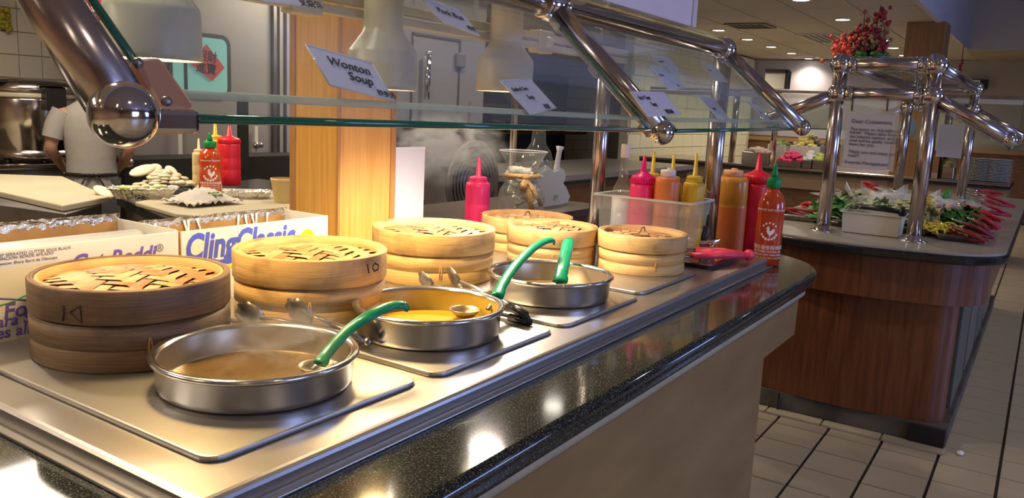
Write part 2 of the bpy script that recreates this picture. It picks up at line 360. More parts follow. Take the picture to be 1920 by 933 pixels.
def vent(q4, label, dk):
    pts = [onz(x, y, 2.62) for x, y in q4]; xs = sorted(p.x for p in pts); ys = sorted(p.y for p in pts)
    x0, x1, y0, y1 = (xs[0]+xs[1])/2, (xs[2]+xs[3])/2, (ys[0]+ys[1])/2, (ys[2]+ys[3])/2
    t = thing('ceiling_vent', label, 'vent', ((x0+x1)/2, (y0+y1)/2, 2.615)); X, Y = x1-x0, y1-y0
    MB().box((0, 0, 0), (X, Y, .01)).build('backing', dark if dk else mat('vent_olive', (.12, .10, .06), .6), t)
    fm = MB()
    for s in (-1, 1): fm.box((s*X/2, 0, -.004), (.03, Y, .02)).box((0, s*Y/2, -.004), (X, .03, .02))
    fm.build('frame', grid_m if not dk else dsteel, t); n = 6; s0 = None
    for k in range(n):
        o = MB().box((0, -Y/2+(k+.5)*Y/n, -.006), (X, .02 if not dk else .03, .012)).build('slat', grid_m if not dk else mat('vent_brown', (.05, .035, .02), .6), t)
vent([(1360, 44), (1435, 42), (1450, 51), (1383, 52)], 'dark brown ceiling vent left of the striped vent', True)
vent([(1494, 63), (1572, 62), (1590, 77), (1535, 80)], 'olive striped ceiling vent between the lights, left of the flowers', False)
# red strings hanging from the ceiling edge
for (a, b_, lab) in (((1770, 50), (1762, 106), 'thin dark red string hanging beside the wood column'), ((1807, 87), (1797, 138), 'red tasselled string hanging right of the wood column')):
    p = onz(a[0], a[1], 2.6); q = onx(b_[0], b_[1], p.x); m = MB()
    m.tube([(p.x, p.y, 2.62), (p.x, p.y, q.z)], .006, 6); 
    if 'tassel' in lab:
        for k in range(14): m.sphere((p.x+random.uniform(-.02, .02), p.y+random.uniform(-.02, .02), q.z+k*.014), .014, 6, 4)
    tag(m.build('hanging_string', mat('red_string', (.35, .02, .03), .6)), lab, 'string')

# ------------------------------------------------------------------ serving counter (main)
ZS, ZG, ZP = .92, .885, .93
ct = thing('serving_counter', 'long serving counter with black granite rim, steel top and pale maple front', 'counter', (1.9, 1.4, 0))
def rc(x0, x1, y0, y1, r0, r1, n=10):       # outline, r0 right-front radius, r1 right-back radius
    p = [(x0, y0)]
    p += [(x1-r0+r0*sin(a*pi/2/n), y0+r0-r0*cos(a*pi/2/n)) for a in range(n+1)]
    p += [(x1-r1+r1*cos(a*pi/2/n), y1-r1+r1*sin(a*pi/2/n)) for a in range(n+1)]
    return p+[(x0, y1)]
def rim(x0, x1, y0, y1, r0, r1, prof, n=10):    # horizontal extrusion with an edge profile (inset, z)
    vs = []; fs = []; m = None
    for ins, z in prof:
        poly = rc(x0+0, x1-ins, y0+ins, y1-ins, max(r0-ins, .002), max(r1-ins, .002), n); m = len(poly); vs += [(a, b, z) for a, b in poly]
    for i in range(len(prof)-1):
        for k in range(m): fs.append((i*m+k, i*m+(k+1) % m, (i+1)*m+(k+1) % m, (i+1)*m+k))
    b = MB(); b.add(vs, fs, True); b.f.append(tuple((len(prof)-1)*m+k for k in range(m))); b.sm.append(False); b.f.append(tuple(range(m))[::-1]); b.sm.append(False); return b
GX0 = -.45
bull = [(.012, ZG-.062), (.002, ZG-.056), (0, ZG-.046), (.004, ZG-.036), (.004, ZG-.034), (-.006, ZG-.028), (-.011, ZG-.018), (-.008, ZG-.007), (.002, ZG-.001), (.006, ZG)]
rim(GX0, 3.60, .695, 2.12, .42, .2, bull, 14).build('granite_rim', granite, ct, True)
rim(GX0, 3.575, .722, 2.1, .40, .2, [(0, ZG-.095), (0, ZG-.06)], 14).build('edge_strip', mat('pale_laminate_strip', (.50, .47, .33), .45, col2=(.4, .38, .27), nscale=9), ct, True)
MB().box((1.30, 1.4, .40), (3.0, 1.32, .78)).build('front_panel', panel_w, ct, True, bevel=.012)
MB().box((3.02, 1.4, .70), (.46, 1.30, .17)).build('end_apron', panel_w, ct, True, bevel=.01)
MB().box((1.28, 1.44, .04), (2.9, 1.2, .08)).build('kick_board', dark, ct, True)
# steel top: upstand ring and recessed deck
SX0, SX1, SY0, SY1 = .61, 3.18, .868, 1.93
s = MB(); s.box(((SX0+SX1)/2, (SY0+SY1)/2, (ZG+ZS)/2), (SX1-SX0, SY1-SY0, ZS-ZG+.002)); s.build('steel_top', steel, ct, True, bevel=.011, seg=3)
MB().box(((SX0+SX1)/2, (SY0+SY1)/2, ZG+.003), (SX1-SX0+.035, SY1-SY0+.035, .006)).build('steel_flange', steel, ct, True, bevel=.002)
# well covers
def well(x0, x1, y0, y1, label):
    t = thing('well_cover', label, 'well cover', ((x0+x1)/2, (y0+y1)/2, ZS), 0, 'steel well covers in the counter top')
    n = 6; r = .035; a, b_ = (x1-x0)/2, (y1-y0)/2; poly = []
    for cx_, cy_, a0 in ((a-r, -b_+r, -90), (a-r, b_-r, 0), (-a+r, b_-r, 90), (-a+r, -b_+r, 180)):
        poly += [(cx_+r*cos(R(a0+90*k/n)), cy_+r*sin(R(a0+90*k/n))) for k in range(n+1)]
    MB().prism(poly, 0, .011).build('plate', plate_m, t, bevel=.004)
    m = len(poly); q = MB(); vs = []
    for sc, z in ((1.0, .001), (1.006, .0012)): vs += [(p[0]*sc, p[1]*(1+(sc-1)*.8), z) for p in poly]
    q.add(vs, [(k, (k+1) % m, m+(k+1) % m, m+k) for k in range(m)]); q.build('shadow_gap', dark, t)
    return t
well(.685, 1.160, .952, 1.86, 'steel well cover nearest the viewer under the first pot and dark steamer')
well(1.200, 1.655, .942, 1.86, 'second steel well cover, under the pot with yellow broth inside')
well(1.700, 2.140, .940, 1.86, 'third steel well cover, under the pot with two green ladle handles')
well(2.185, 2.640, .955, 1.86, 'fourth steel well cover, under the farthest whitish lit steamer')

# ------------------------------------------------------------------ bamboo steamers
def ribbon(b, pts, wd, side):
    vs = []
    for p in pts:
        p = Vector(p); vs += [tuple(p-side*wd/2+Vector((0, 0, -.0007))), tuple(p-side*wd*.3), tuple(p+side*wd*.3), tuple(p+side*wd/2+Vector((0, 0, -.0007)))]
    fs = [(4*i+k, 4*i+k+1, 4*i+k+5, 4*i+k+4) for i in range(len(pts)-1) for k in range(3)]
    b.add(vs, fs, True)
def steamer(cx, cy, r, h, label, ang=0, body=None, lidm=None, zl=.45, loop=False, over=.0, tilt=0):
    body = body or bam; lidm = lidm or body
    t = thing('bamboo_steamer', label, 'steamer', (cx, cy, ZP+.001), 0, 'bamboo steamers on the counter')
    zb = h*(1-zl); rb = r-.004+over
    b = MB(); b.lathe([(rb-.012, 0), (rb-.002, 0), (rb, .003), (rb, zb*.46), (rb-.0015, zb*.475), (rb-.0015, zb*.49), (rb-.003, zb*.97), (rb-.012, zb), (rb-.018, zb), (rb-.018, .01)], 96, caps=True)
    bk = b.build('basket', body, t)
    b = MB(); b.lathe([(rb-.004, zb*.487), (rb+.0003, zb*.492), (rb+.0003, zb*.955), (rb-.004, zb*.965)], 96, caps=False); b.build('basket_hoop', body, bk)
    lid = MB().lathe([(r-.02, zb+.003), (r-.003, zb+.002), (r, zb+.006), (r, h-.003), (r-.002, h), (r-.0055, h), (r-.006, h-.0015), (r-.0065, h), (r-.0115, h), (r-.0125, h-.002), (r-.0125, zb+.01)], 96, caps=False).build('lid', lidm, t)
    MB().lathe([(r-.0128, h-.006), (r-.014, h-.002), (r-.0205, h-.003), (r-.021, h-.028)], 96, caps=False).build('inner_ring', bam_in, lid)
    ri = r-.021; dome = lambda x, y: h-.0215+.0175*(1-(x*x+y*y)/(ri*ri))
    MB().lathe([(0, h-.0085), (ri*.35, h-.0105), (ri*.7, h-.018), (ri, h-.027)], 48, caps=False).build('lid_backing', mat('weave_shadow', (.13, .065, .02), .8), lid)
    p = .0275; n = int(ri/p); ca, sa = cos(ang), sin(ang)
    for dr in (0, 1):
        for i in range(-n, n+1):
            o = i*p; L = math.sqrt(max(ri*ri-o*o, 0)); 
            if L < .02: continue
            pts = []; j0 = int(math.ceil(-L/p)); j1 = int(math.floor(L/p))
            cols = [(-L, None)]+[(j*p+e*p*.33, j) for j in range(j0, j1+1) for e in (-1, 1)]+[(L, None)]
            for a, j in cols:
                a = max(-L, min(L, a)); x, y = (a, o) if dr == 0 else (o, a)
                if j is None: dz = 0
                else:
                    k = (i+j) if dr == 0 else (j+i); overr = ((i-j) % 4 < 2) if dr == 0 else ((j-i) % 4 >= 2); overr = (((i-j) % 4) < 2) == (dr == 0) if dr == 0 else not (((j-i) % 4) < 2)
                    dz = .0024 if overr else -.0024
                pts.append((x*ca-y*sa, x*sa+y*ca, dome(x, y)+dz))
            side = Vector((-sa, ca, 0)) if dr == 0 else Vector((ca, sa, 0))
            b = MB(); ribbon(b, pts, p*.90, side); b.build('weave_strip', random.choice(strips), lid)
    # bamboo pin that pegs the hoop, towards the viewer
    a = math.atan2(-cy, -cx)+random.uniform(-.1, .5); q = MB(); rr = rb+.001
    f = lambda da, z: (rr*cos(a+da), rr*sin(a+da), z)
    q.tube([f(-.015, zb*.25), f(-.018, zb*.5), f(-.006, zb*.74), f(.006, zb*.74), f(.018, zb*.5), f(.015, zb*.25)], .0015, 6); q.build('hoop_peg', bam_in, bk)
    if loop:
        q = MB(); q.tube([(-.018, 0, h-.004), (-.014, 0, h+.009), (0, 0, h+.014), (.014, 0, h+.009), (.018, 0, h-.004)], .0022, 6); q.build('lid_loop', mat('dark_twine', (.12, .06, .03), .7), lid)
    return t
def burn(t, cx, cy, r, strokes):        # burnt marks, drawn on the hoop surface; strokes are lists of photo points
    b = MB()
    for s in strokes:
        pts = []
        for (x, y) in s:
            d = ray(x, y); A = d.x**2+d.y**2; Bq = -2*(d.x*cx+d.y*cy); Cq = cx*cx+cy*cy-(r+.0006)**2; k = (-Bq-math.sqrt(Bq*Bq-4*A*Cq))/(2*A); pts.append(O0+d*k)
        b.tube(pts, .0022, 6, flat=.25, upv=Vector((pts[0].x-cx, pts[0].y-cy, 0)))
    b.build('burnt_mark', mat('burnt_bamboo', (.03, .015, .008), .8), t, True)
s1 = steamer(.930, 1.534, .1894, .1577, 'largest shade-darkened, stained bamboo steamer in front of the film boxes', .55, bam_shaded, bam_shaded, .43, over=.003)
burn([c for c in s1.children if c.name.startswith('lid')][0], .930, 1.534, .1894, [[(118, 572), (119, 590), (117, 602)], [(131, 585), (150, 574), (153, 605), (131, 585)]])
s2 = steamer(1.359, 1.475, .1844, .1656, 'bamboo steamer with yellow lid between the film box and the middle pot', .35, bam, bam, .42)
burn([c for c in s2.children if c.name.startswith('lid')][0], 1.359, 1.475, .1844, [[(689, 495), (692, 512)], [(703, 493), (710, 497), (709, 505), (702, 508), (698, 501), (703, 493)]])
steamer(1.940, 1.558, .1899, .1535, 'bamboo steamer with pinkish woven lid right of the oak pillar', .25, bam, bam, .43)
steamer(2.613, 1.642, .1768, .1237, 'bamboo steamer glowing white under the lamp, farthest back below the money vase', .5, bam, bam, .45, True)
steamer(2.436, 1.424, .1607, .1285, 'small bamboo steamer directly behind the pot with two green handles', .3, bam, bam, .47)
steamer(2.547, 1.129, .1534, .1299, 'small bamboo steamer with a twine loop, nearest the red tongs', .6, bam, bam, .44, True)

# ------------------------------------------------------------------ steel pots with broth
def pot(cx, cy, r, h, label, lvl, broth, soup_label, inner=None):
    t = thing('soup_pot', label, 'pot', (cx, cy, ZP+.001), 0, 'round steel pots on the counter')
    rb = r-.010
    MB().lathe([(0, 0), (rb*.9, 0), (rb*.965, .001), (rb*.985, .006), (rb, .014), (rb+.001, h*.82), (rb+.002, h-.010)], 96, caps=False).build('body', pot_m, t)
    MB().lathe([(rb+.001, h-.012), (r-.002, h-.009), (r+.001, h-.005), (r, h-.001), (r-.004, h+.0015), (rb-.002, h), (rb-.006, h-.006)], 96, caps=False).build('rolled_rim', mat('bright_rim_steel', (.66, .64, .60), .18, 1), t)
    MB().lathe([(rb-.004, h-.006), (rb-.006, h-.012), (rb-.008, .012), (rb-.016, .003), (0, .003)], 96, caps=False).build('inner_wall', inner or potin, t)
    MB().lathe([(rb*.86, -.009), (rb*.9, 0)], 64, caps=True).build('base_shadow', dark, t)  # dark ring standing in for the shadow under the pot
    sp = MB().lathe([(0, 0), (rb-.0095, 0)], 64, caps=False).build('broth', broth); sp.location = (cx, cy, ZP+lvl); tag(sp, soup_label, 'soup', None, 'stuff')
    return t
b1 = mat('brown_broth', (.11, .065, .022), .2, 0, col2=(.17, .10, .035), nscale=8, bump=.03, bscale=12)
b2 = mat('golden_broth', (.55, .33, .02), .3, 0, col2=(.48, .30, .03), nscale=10, bump=.03, bscale=12)
pot(.947, 1.170, .1854, .0639, 'steel pot nearest the viewer, brown broth and one green ladle inside', .010, b1, 'brown broth in the nearest pot')
pot(1.425, 1.153, .1763, .0703, 'steel pot in the middle of the row, holding golden broth', .015, b2, 'golden broth in the middle pot', mat('gold_reflection_pot_wall', (.50, .33, .04), .4, .1, bump=.08, bscale=25))  # golden reflection put into the inner wall colour
pot(1.9575, 1.143, .1805, .0692, 'farthest steel pot in the row, with the upright green ladle handle', .012, b1, 'brown soup in the farthest pot')
for cx, cy, n, nm, lb in ((.985, 1.12, 9, 'green_onion', 'chopped green onion floating in the nearest pot'),):
    b = MB()
    for k in range(26): a = random.uniform(0, 6.28); q = random.uniform(0, .05); b.sphere((1.0+q*cos(a), 1.085+q*sin(a)*.6, ZP+.0115), random.uniform(.002, .006), 6, 4, (1, 1, .3))
    tag(b.build('green_onion', mat('scallion', (.35, .5, .05), .5)), lb, 'food', None, 'stuff')

def ladle(pts, wid, flat, bowl, label, shaft, hook=True):
    P = [onz(x, y, z) for x, y, z in pts]
    t = thing('ladle', label, 'ladle', P[0], 0, 'green-handled ladles in the pots')
    b = MB(); n = len(P); upv = (P[-1]-P[0]).cross(r2).normalized()
    # smooth the curve
    Q = []
    for i in range(n-1):
        p0, p1, p2, p3 = P[max(i-1, 0)], P[i], P[i+1], P[min(i+2, n-1)]
        for k in range(5):
            u = k/5; Q.append(.5*((2*p1)+(-p0+p2)*u+(2*p0-5*p1+4*p2-p3)*u*u+(-p0+3*p1-3*p2+p3)*u**3))
    Q.append(P[-1]); N = len(Q)
    rs = [wid*(1.12 if i < 3 else .9+.08*abs(sin(i*1.1))) for i in range(N)]; rs[-1] *= .8
    b.tube(Q, rs, 14, flat=flat, upv=upv); b.build('handle', green_h, t, True)
    g = MB(); g.tube([q+upv*wid*flat*.55-r2*0 for q in Q[3:-3]], wid*.34, 8, flat=.8, upv=upv); g.build('handle_ridge', mat('green_nylon_dark', (.0, .13, .055), .35), t, True)
    S = onz(*shaft); b = MB(); b.tube([Q[0], Q[0].lerp(S, .5), S], wid*.45, 8, flat=.5, upv=upv); b.build('shaft', pot_m, t, True)
    c = Vector(bowl); rad = .038; b = MB(); pr = [(0, -rad*.62), (rad*.5, -rad*.52), (rad*.85, -rad*.25), (rad, 0), (rad-.002, 0), (rad*.83, -rad*.22), (rad*.5, -rad*.48), (0, -rad*.58)]
    b.lathe(pr, 32, Matrix.Translation(c), caps=False); b.build('bowl', potin, t, True)
    if hook:
        e = Q[-1]; b = MB(); b.tube([e, e+Vector((.006, -.003, -.007)), e+Vector((.004, -.002, -.014))], [wid*.75, wid*.6, wid*.35], 10, flat=.5, upv=upv); b.build('hook', green_h, t, True)
    return t
ladle([(600, 682, .965), (618, 656, .985), (655, 617, 1.02), (695, 590, 1.045), (733, 573, 1.055), (757, 571, 1.052)], .0130, .6, (1.02, 1.085, ZP+.034), 'green-handled ladle in the nearest pot, handle leaning right', (585, 690, .958))
ladle([(932, 556, .998), (944, 530, 1.02), (968, 496, 1.05), (998, 466, 1.075), (1022, 452, 1.085), (1036, 450, 1.085)], .0150, .55, (1.535, 1.13, ZP+.04), 'green ladle with scalloped handle curving over the farthest pot', (915, 580, .975))
ladle([(1050, 528, .988), (1054, 505, 1.015), (1060, 478, 1.04), (1067, 449, 1.065)], .0195, .45, (1.94, 1.12, ZP+.036), 'upright green ladle standing in the farthest pot', (1044, 540, .972), False)

# ------------------------------------------------------------------ tongs
tong_m = mat('dull_tong_steel', (.30, .28, .25), .33, 1)
def scallop(b, c, ax, side, L, W, n=7, cup=.006):
    c = Vector(c); ax = Vector(ax).normalized(); side = (Vector(side)-ax*Vector(side).dot(ax)).normalized(); up_ = ax.cross(side).normalized()
    if up_.z < 0: up_ = -up_
    ring = []
    for k in range(28): a = 2*pi*k/28; s_ = 1+.09*(cos(a*8) if cos(a) > -.3 else 0); ring.append((cos(a)*L/2*s_, sin(a)*W/2*s_))
    vs = [tuple(c-up_*cup)]+[tuple(c+ax*x*.55+side*y*.55-up_*cup*.8) for x, y in ring]+[tuple(c+ax*x+side*y+up_*cup*.3) for x, y in ring]
    fs = [(0, 1+(k+1) % 28, 1+k) for k in range(28)]+[(1+k, 1+(k+1) % 28, 29+(k+1) % 28, 29+k) for k in range(28)]
    b.add(vs, fs, True)
def tongs(heads, joint, label, hm, sc=1., group=None, steelfrac=.5, hl=None, wid=.009, cat='tongs', cup=.006, stand=0):
    J = Vector(joint); t = thing('serving_tongs', label, cat, J, 0, group)
    for hd in heads:
        Hh = Vector(hd); ax = (Hh-J).normalized(); side = Vector((-ax.y, ax.x, 0)); M_ = J.lerp(Hh, 1-steelfrac)+Vector((0, 0, .006))
        a = MB(); a.tube([M_, M_.lerp(Hh, .5)+Vector((0, 0, .004)), Hh-ax*.02*sc], [wid*.9, wid*.8, wid*1.0], 8, flat=.35); arm = a.build('arm', tong_m, t, True)
        h = MB(); scallop(h, Hh, ax, side+Vector((0, 0, stand)), (.055*sc), (.055 if stand else .038)*sc, cup=cup); h.build('gripping_head', tong_m, arm, True, solid=.0012)
        g = MB(); g.tube([J, J.lerp(M_, .5)+Vector((0, 0, .004)), M_], [wid*1.0, wid*1.35, wid*1.15], 10, flat=.55); g.build('grip', hm, t, True)
    MB().sphere(tuple(J), wid*1.15, 12, 8).build('hinge', hm, t, True)
    return t
tongs([onz(470, 592, .97), onz(560, 585, .985)], onz(690, 640, .945), 'steel tongs lying open behind the nearest pot, two scalloped heads showing', tong_m, 1.35, wid=.009, stand=2.2)
tp = MB().box((0, 0, .0), (.16, .10, .0016)).build('paper_liner', white); tp.location = (1.165, 1.33, ZP+.004); tp.rotation_euler = (0, 0, .35); tag(tp, 'white paper liner under the open tongs', 'paper')
tongs([onz(852, 523, .975), onz(800, 531, .955)], onz(972, 586, .955), 'steel tongs with black handle behind and right of the middle pot', blackp, 1.35, steelfrac=.62, wid=.0095, stand=2.2)
b = MB(); A, B_ = onz(950, 577, .96), onz(986, 590, .958)
b.tube([A, A.lerp(B_, .5)+Vector((0, 0, .006)), B_, B_+Vector((.002, -.010, -.016)), A+Vector((0, -.012, -.022))], .0105, 12, flat=1)
hh = b.build('loop_handle', blackp); 
hp = [o for o in C.objects if o.get('label', '').startswith('steel tongs with black handle')][0]; hh.parent = hp; hh.matrix_parent_inverse = wm(hp).inverted()

# ------------------------------------------------------------------ film boxes
def film_box(x0, x1, y0, y1, zt, label, back=.008, foil_edge=True):
    t = thing('film_box', label, 'box', ((x0+x1)/2, (y0+y1)/2, ZS), 0, 'cartons of plastic film at the back of the counter')
    h = zt-ZS; th = .005; a, d = (x1-x0)/2, (y1-y0)/2
    MB().box((0, -d, h/2), (2*a, th, h)).build('front_panel', boxw, t, bevel=.0015)
    MB().box((0, d, (h+back)/2), (2*a, th, h+back)).build('back_panel', kraft, t)
    for s in (-1, 1):
        MB().box((s*(a-th/2), 0, (h+back*.35)/2), (th, 2*d-th, h+back*.35)).build('side_panel', kraft if s < 0 else boxw, t)
    MB().box((0, 0, .004), (2*a-.012, 2*d-.012, .008)).build('bottom_panel', kraft, t)
    MB().box((0, d-.008, h*.75+back*.5), (2*a-.014, .003, h*.4+back)).build('inner_flap', kraft, t)
    r_ = MB().tube([(-a+.02, .01, h*.55), (a-.02, .01, h*.55)], d*.62, 24).build('film_roll', film if False else mat('film_roll_white', (.6, .6, .6), .25), t)
    b = MB(); n = 60; vs = []
    for k in range(n+1):
        x = -a+2*a*k/n
        for q, z in ((-.004, h+back+.010), (0, h+back+.002), (.001, h+back-.012+random.uniform(-.006, .004))): vs.append((x, d-.010+q+random.uniform(-.001, .001), z+random.uniform(-.001, .001)))
    b.add(vs, [(3*k+j, 3*k+j+1, 3*k+j+4, 3*k+j+3) for k in range(n) for j in range(2)], False); b.build('cutter_strip', foil, t, solid=.001)
    if not foil_edge: 
        b = MB()
        for k in range(9):
            x = random.uniform(-a*.9, a*.9); L = random.uniform(.03, .05); q = random.uniform(-.012, .012); vs = [(x, d-.013, h+back), (x+.008, d-.013, h+back), (x+.006+q, d-.016, h+back-L), (x+.001+q, d-.018, h+back-L)]; b.add(vs, [(0, 1, 2, 3)])
        b.build('film_shreds', mat('film_shred', (.75, .75, .75), .15), t, solid=.0006)['kind'] = 'stuff'
    return t
BY = 1.745; zt1 = ony(333, 433, BY).z; XL = ony(336, 433, BY).x
fb1 = film_box(.35, XL-.004, BY, BY+.26, zt1, 'white film carton with purple print, behind the dark steamer')
x2 = ony(614, 405, BY).x
fb2 = film_box(XL+.004, x2, BY, BY+.19, zt1-.002, 'white film carton with big blue lettering, left of the oak pillar', back=-.004, foil_edge=False)
FY = BY-.0034
def boxtext(nm, s, x, y, size, m, parent, shear=0, bold=0, al='LEFT', xs=1):
    p = ony(x, y, FY); return text(nm, s, size, m, (p.x, FY, p.z), (1, 0, 0), (0, 0, 1), parent, al, shear, .0003, bold=bold, xs=xs)
f1 = [c for c in fb1.children if c.name.startswith('front_panel')][0]; f2 = [c for c in fb2.children if c.name.startswith('front_panel')][0]
boxtext('printed_line', 'CAUTION: SHARP SERRATED CUTTER EDGE BLADE', 133, 466, .0090, greyink, f1, al='RIGHT')
boxtext('printed_line', 'ATTENCION: BORDE AFILADO', 101, 476, .0090, greyink, f1, al='RIGHT')
boxtext('printed_line', 'Attention: Sharp Bord de Découpe', 108, 484, .0090, greyink, f1, al='RIGHT')
boxtext('brand_lettering', 'Cut-Reddi', 291, 485, .048, purpink, f1, .25, .0012, 'RIGHT')
boxtext('registered_mark', '®', 293, 472, .026, greyink, f1)
boxtext('printed_line', 'Food', 6, 598, .046, purpink, f1, .15, .0009)
boxtext('printed_line', 'para Servicio', -24, 618, .034, purpink, f1, .15, .0006)
boxtext('printed_line', 'les alimentaires', -16, 638, .034, purpink, f1, .15, .0006)
b = MB()
for (q, m_) in (([(-10, 559), (20, 560), (60, 563)], purpink), ([(-5, 574), (20, 566), (60, 548)], greenink)):
    b = MB(); b.tube([ony(x, y, FY) for x, y in q], .0016, 6, flat=.3, upv=Vector((0, 1, 0))); b.build('printed_curve', m_, f1, True)
boxtext('brand_lettering', 'ClingClassic', 346, 489, .092, blueink, f2, .2, .0028, xs=.78)
boxtext('printed_line', 'FOOD FILM', 427, 487, .018, greyink, f2, .2)
b = MB()
b.tube([ony(x, y, FY) for x, y in ((395, 488), (410, 491), (425, 488), (433, 478), (436, 462))], .006, 8, flat=.06, upv=Vector((0, 1, 0))); b.build('printed_swash', blueink, f2, True)
p = ony(576, 441, FY); b = MB(); b.add([(p.x+.028*cos(k*pi/12), FY-.0004, p.z-.01+.028*sin(k*pi/12)) for k in range(24)]+[], [tuple(range(24))]); b.build('printed_sun', yellowink, f2, True, solid=.0006)
p = ony(425, 497, FY); b = MB(); b.box((p.x+.05, FY, p.z-.004), (.16, .0008, .008)); b.build('printed_band', yellowink, f2, True)

# ------------------------------------------------------------------ oak pillar at the back of the counter
X_ = 1.905; cy0 = onx(634, 400, X_).y; cy1 = onx(545, 380, X_).y; cx1 = ony(738, 400, cy0).x
pl = MB().box(((X_+cx1)/2, (cy0+cy1)/2, 1.2), (cx1-X_, cy1-cy0, 2.84)).build('trim_6', pillar_w); st(pl, 'honey oak pillar rising behind the steamers')
for (a, b_, c_, d_) in ((X_+.001, cy1-.012, .014, .026), (X_-.0005, cy0+.0, .012, .012), (cx1-.012, cy0+.0, .026, .012)):
    MB().box((a, b_, 1.2), (c_, d_, 2.84)).build('corner_moulding', woodmat('darker_oak_strip', (.50, .25, .065), (.40, .19, .05), 3, (30, 30, 1.3)), pl, bevel=.004)

# ------------------------------------------------------------------ bottles
def wrap(s, size, m, cx, cy, r, th0, z, parent, bold=0, label=None, name='printed_line', al='CENTER'):
    o = text(name, s, size, m, (0, 0, 0), (1, 0, 0), (0, 1, 0), None, al, th=.0002, bold=bold)
    for v in o.data.vertices:
        x, y, k = v.co; a = th0+x/r; rr = r+.0006+k; v.co = (cx+rr*cos(a), cy+rr*sin(a), z+y)
    o.data.transform(wm(parent).inverted()); o.parent = parent; return o
def squeeze(base, r, h, label, colr, cap, group, m=None, style='cone', caplabel=None, fill=None):
    t = thing('squeeze_bottle', label, 'bottle', base, 0, group); x = r
    hb = h*.72
    bd = MB().lathe([(x*.93, 0), (x, .004), (x, hb*.35), (x*.975, hb*.37), (x*.975, hb*.39), (x, hb*.41), (x, hb*.62), (x*.97, hb*.64), (x*.99, hb*.66), (x*.99, hb*.93), (x*.95, hb*.98), (x*.8, hb)], 32).build('body', m or colr, t)
    if fill: MB().lathe([(x*1.004, .003), (x*1.004, hb*fill)], 32, caps=False).build('filled_part', colr, bd)
    if style == 'cone':
        c = MB().lathe([(x*.98, hb*.985), (x*.98, hb+h*.055), (x*.92, hb+h*.07), (x*.45, hb+h*.10), (x*.24, hb+h*.125), (x*.11, h), (0, h+.001)], 32).build('cap', cap, t)
        g = MB()
        for k in range(28): a = 2*pi*k/28; g.box((x*.985*cos(a), x*.985*sin(a), hb+h*.028), (.0035, .0035, h*.05))
        g.build('cap_ribs', cap, c)
    elif style == 'step':
        c = MB().lathe([(x*.72, hb), (x*.72, hb+h*.055), (x*.62, hb+h*.06), (x*.22, hb+h*.07), (x*.12, h), (0, h+.001)], 32).build('cap', cap, t)
        MB().lathe([(x*.75, hb+h*.0), (x*.75, hb+h*.018)], 32).build('cap_collar', cap, c)
    else:
        c = MB().lathe([(x*.62, hb), (x*.62, hb+.022), (x*.58, hb+.027), (0, hb+.028)], 24).build('cap', cap, t)
        MB().lathe([(x*.22, hb+.026), (x*.2, hb+.034), (0, hb+.035)], 16, c=(x*.2, 0, 0)).build('cap_spout', cap, c)
    return t
pink = mat('pink_squeeze_plastic', (.85, .03, .15), .35, sss=.1); hotpink = mat('magenta_cap_plastic', (.80, .0, .16), .35)
redp = mat('red_squeeze_plastic', (.66, .015, .03), .35, sss=.1); orangep = mat('orange_sauce', (.62, .17, .04), .35, sss=.1); amberp = mat('amber_oily_plastic', (.58, .27, .04), .25)
yellowp = mat('yellow_mustard_plastic', (.66, .40, .02), .4, sss=.1); creamp = mat('cream_sauce_plastic', (.62, .48, .22), .4); whitec = mat('white_cap_plastic', (.72, .66, .58), .4); orcap = mat('stained_cap_plastic', (.75, .38, .2), .4)
def base_at(px, y, X, z): p = onx(px, y, X); return (p.x, p.y, z)
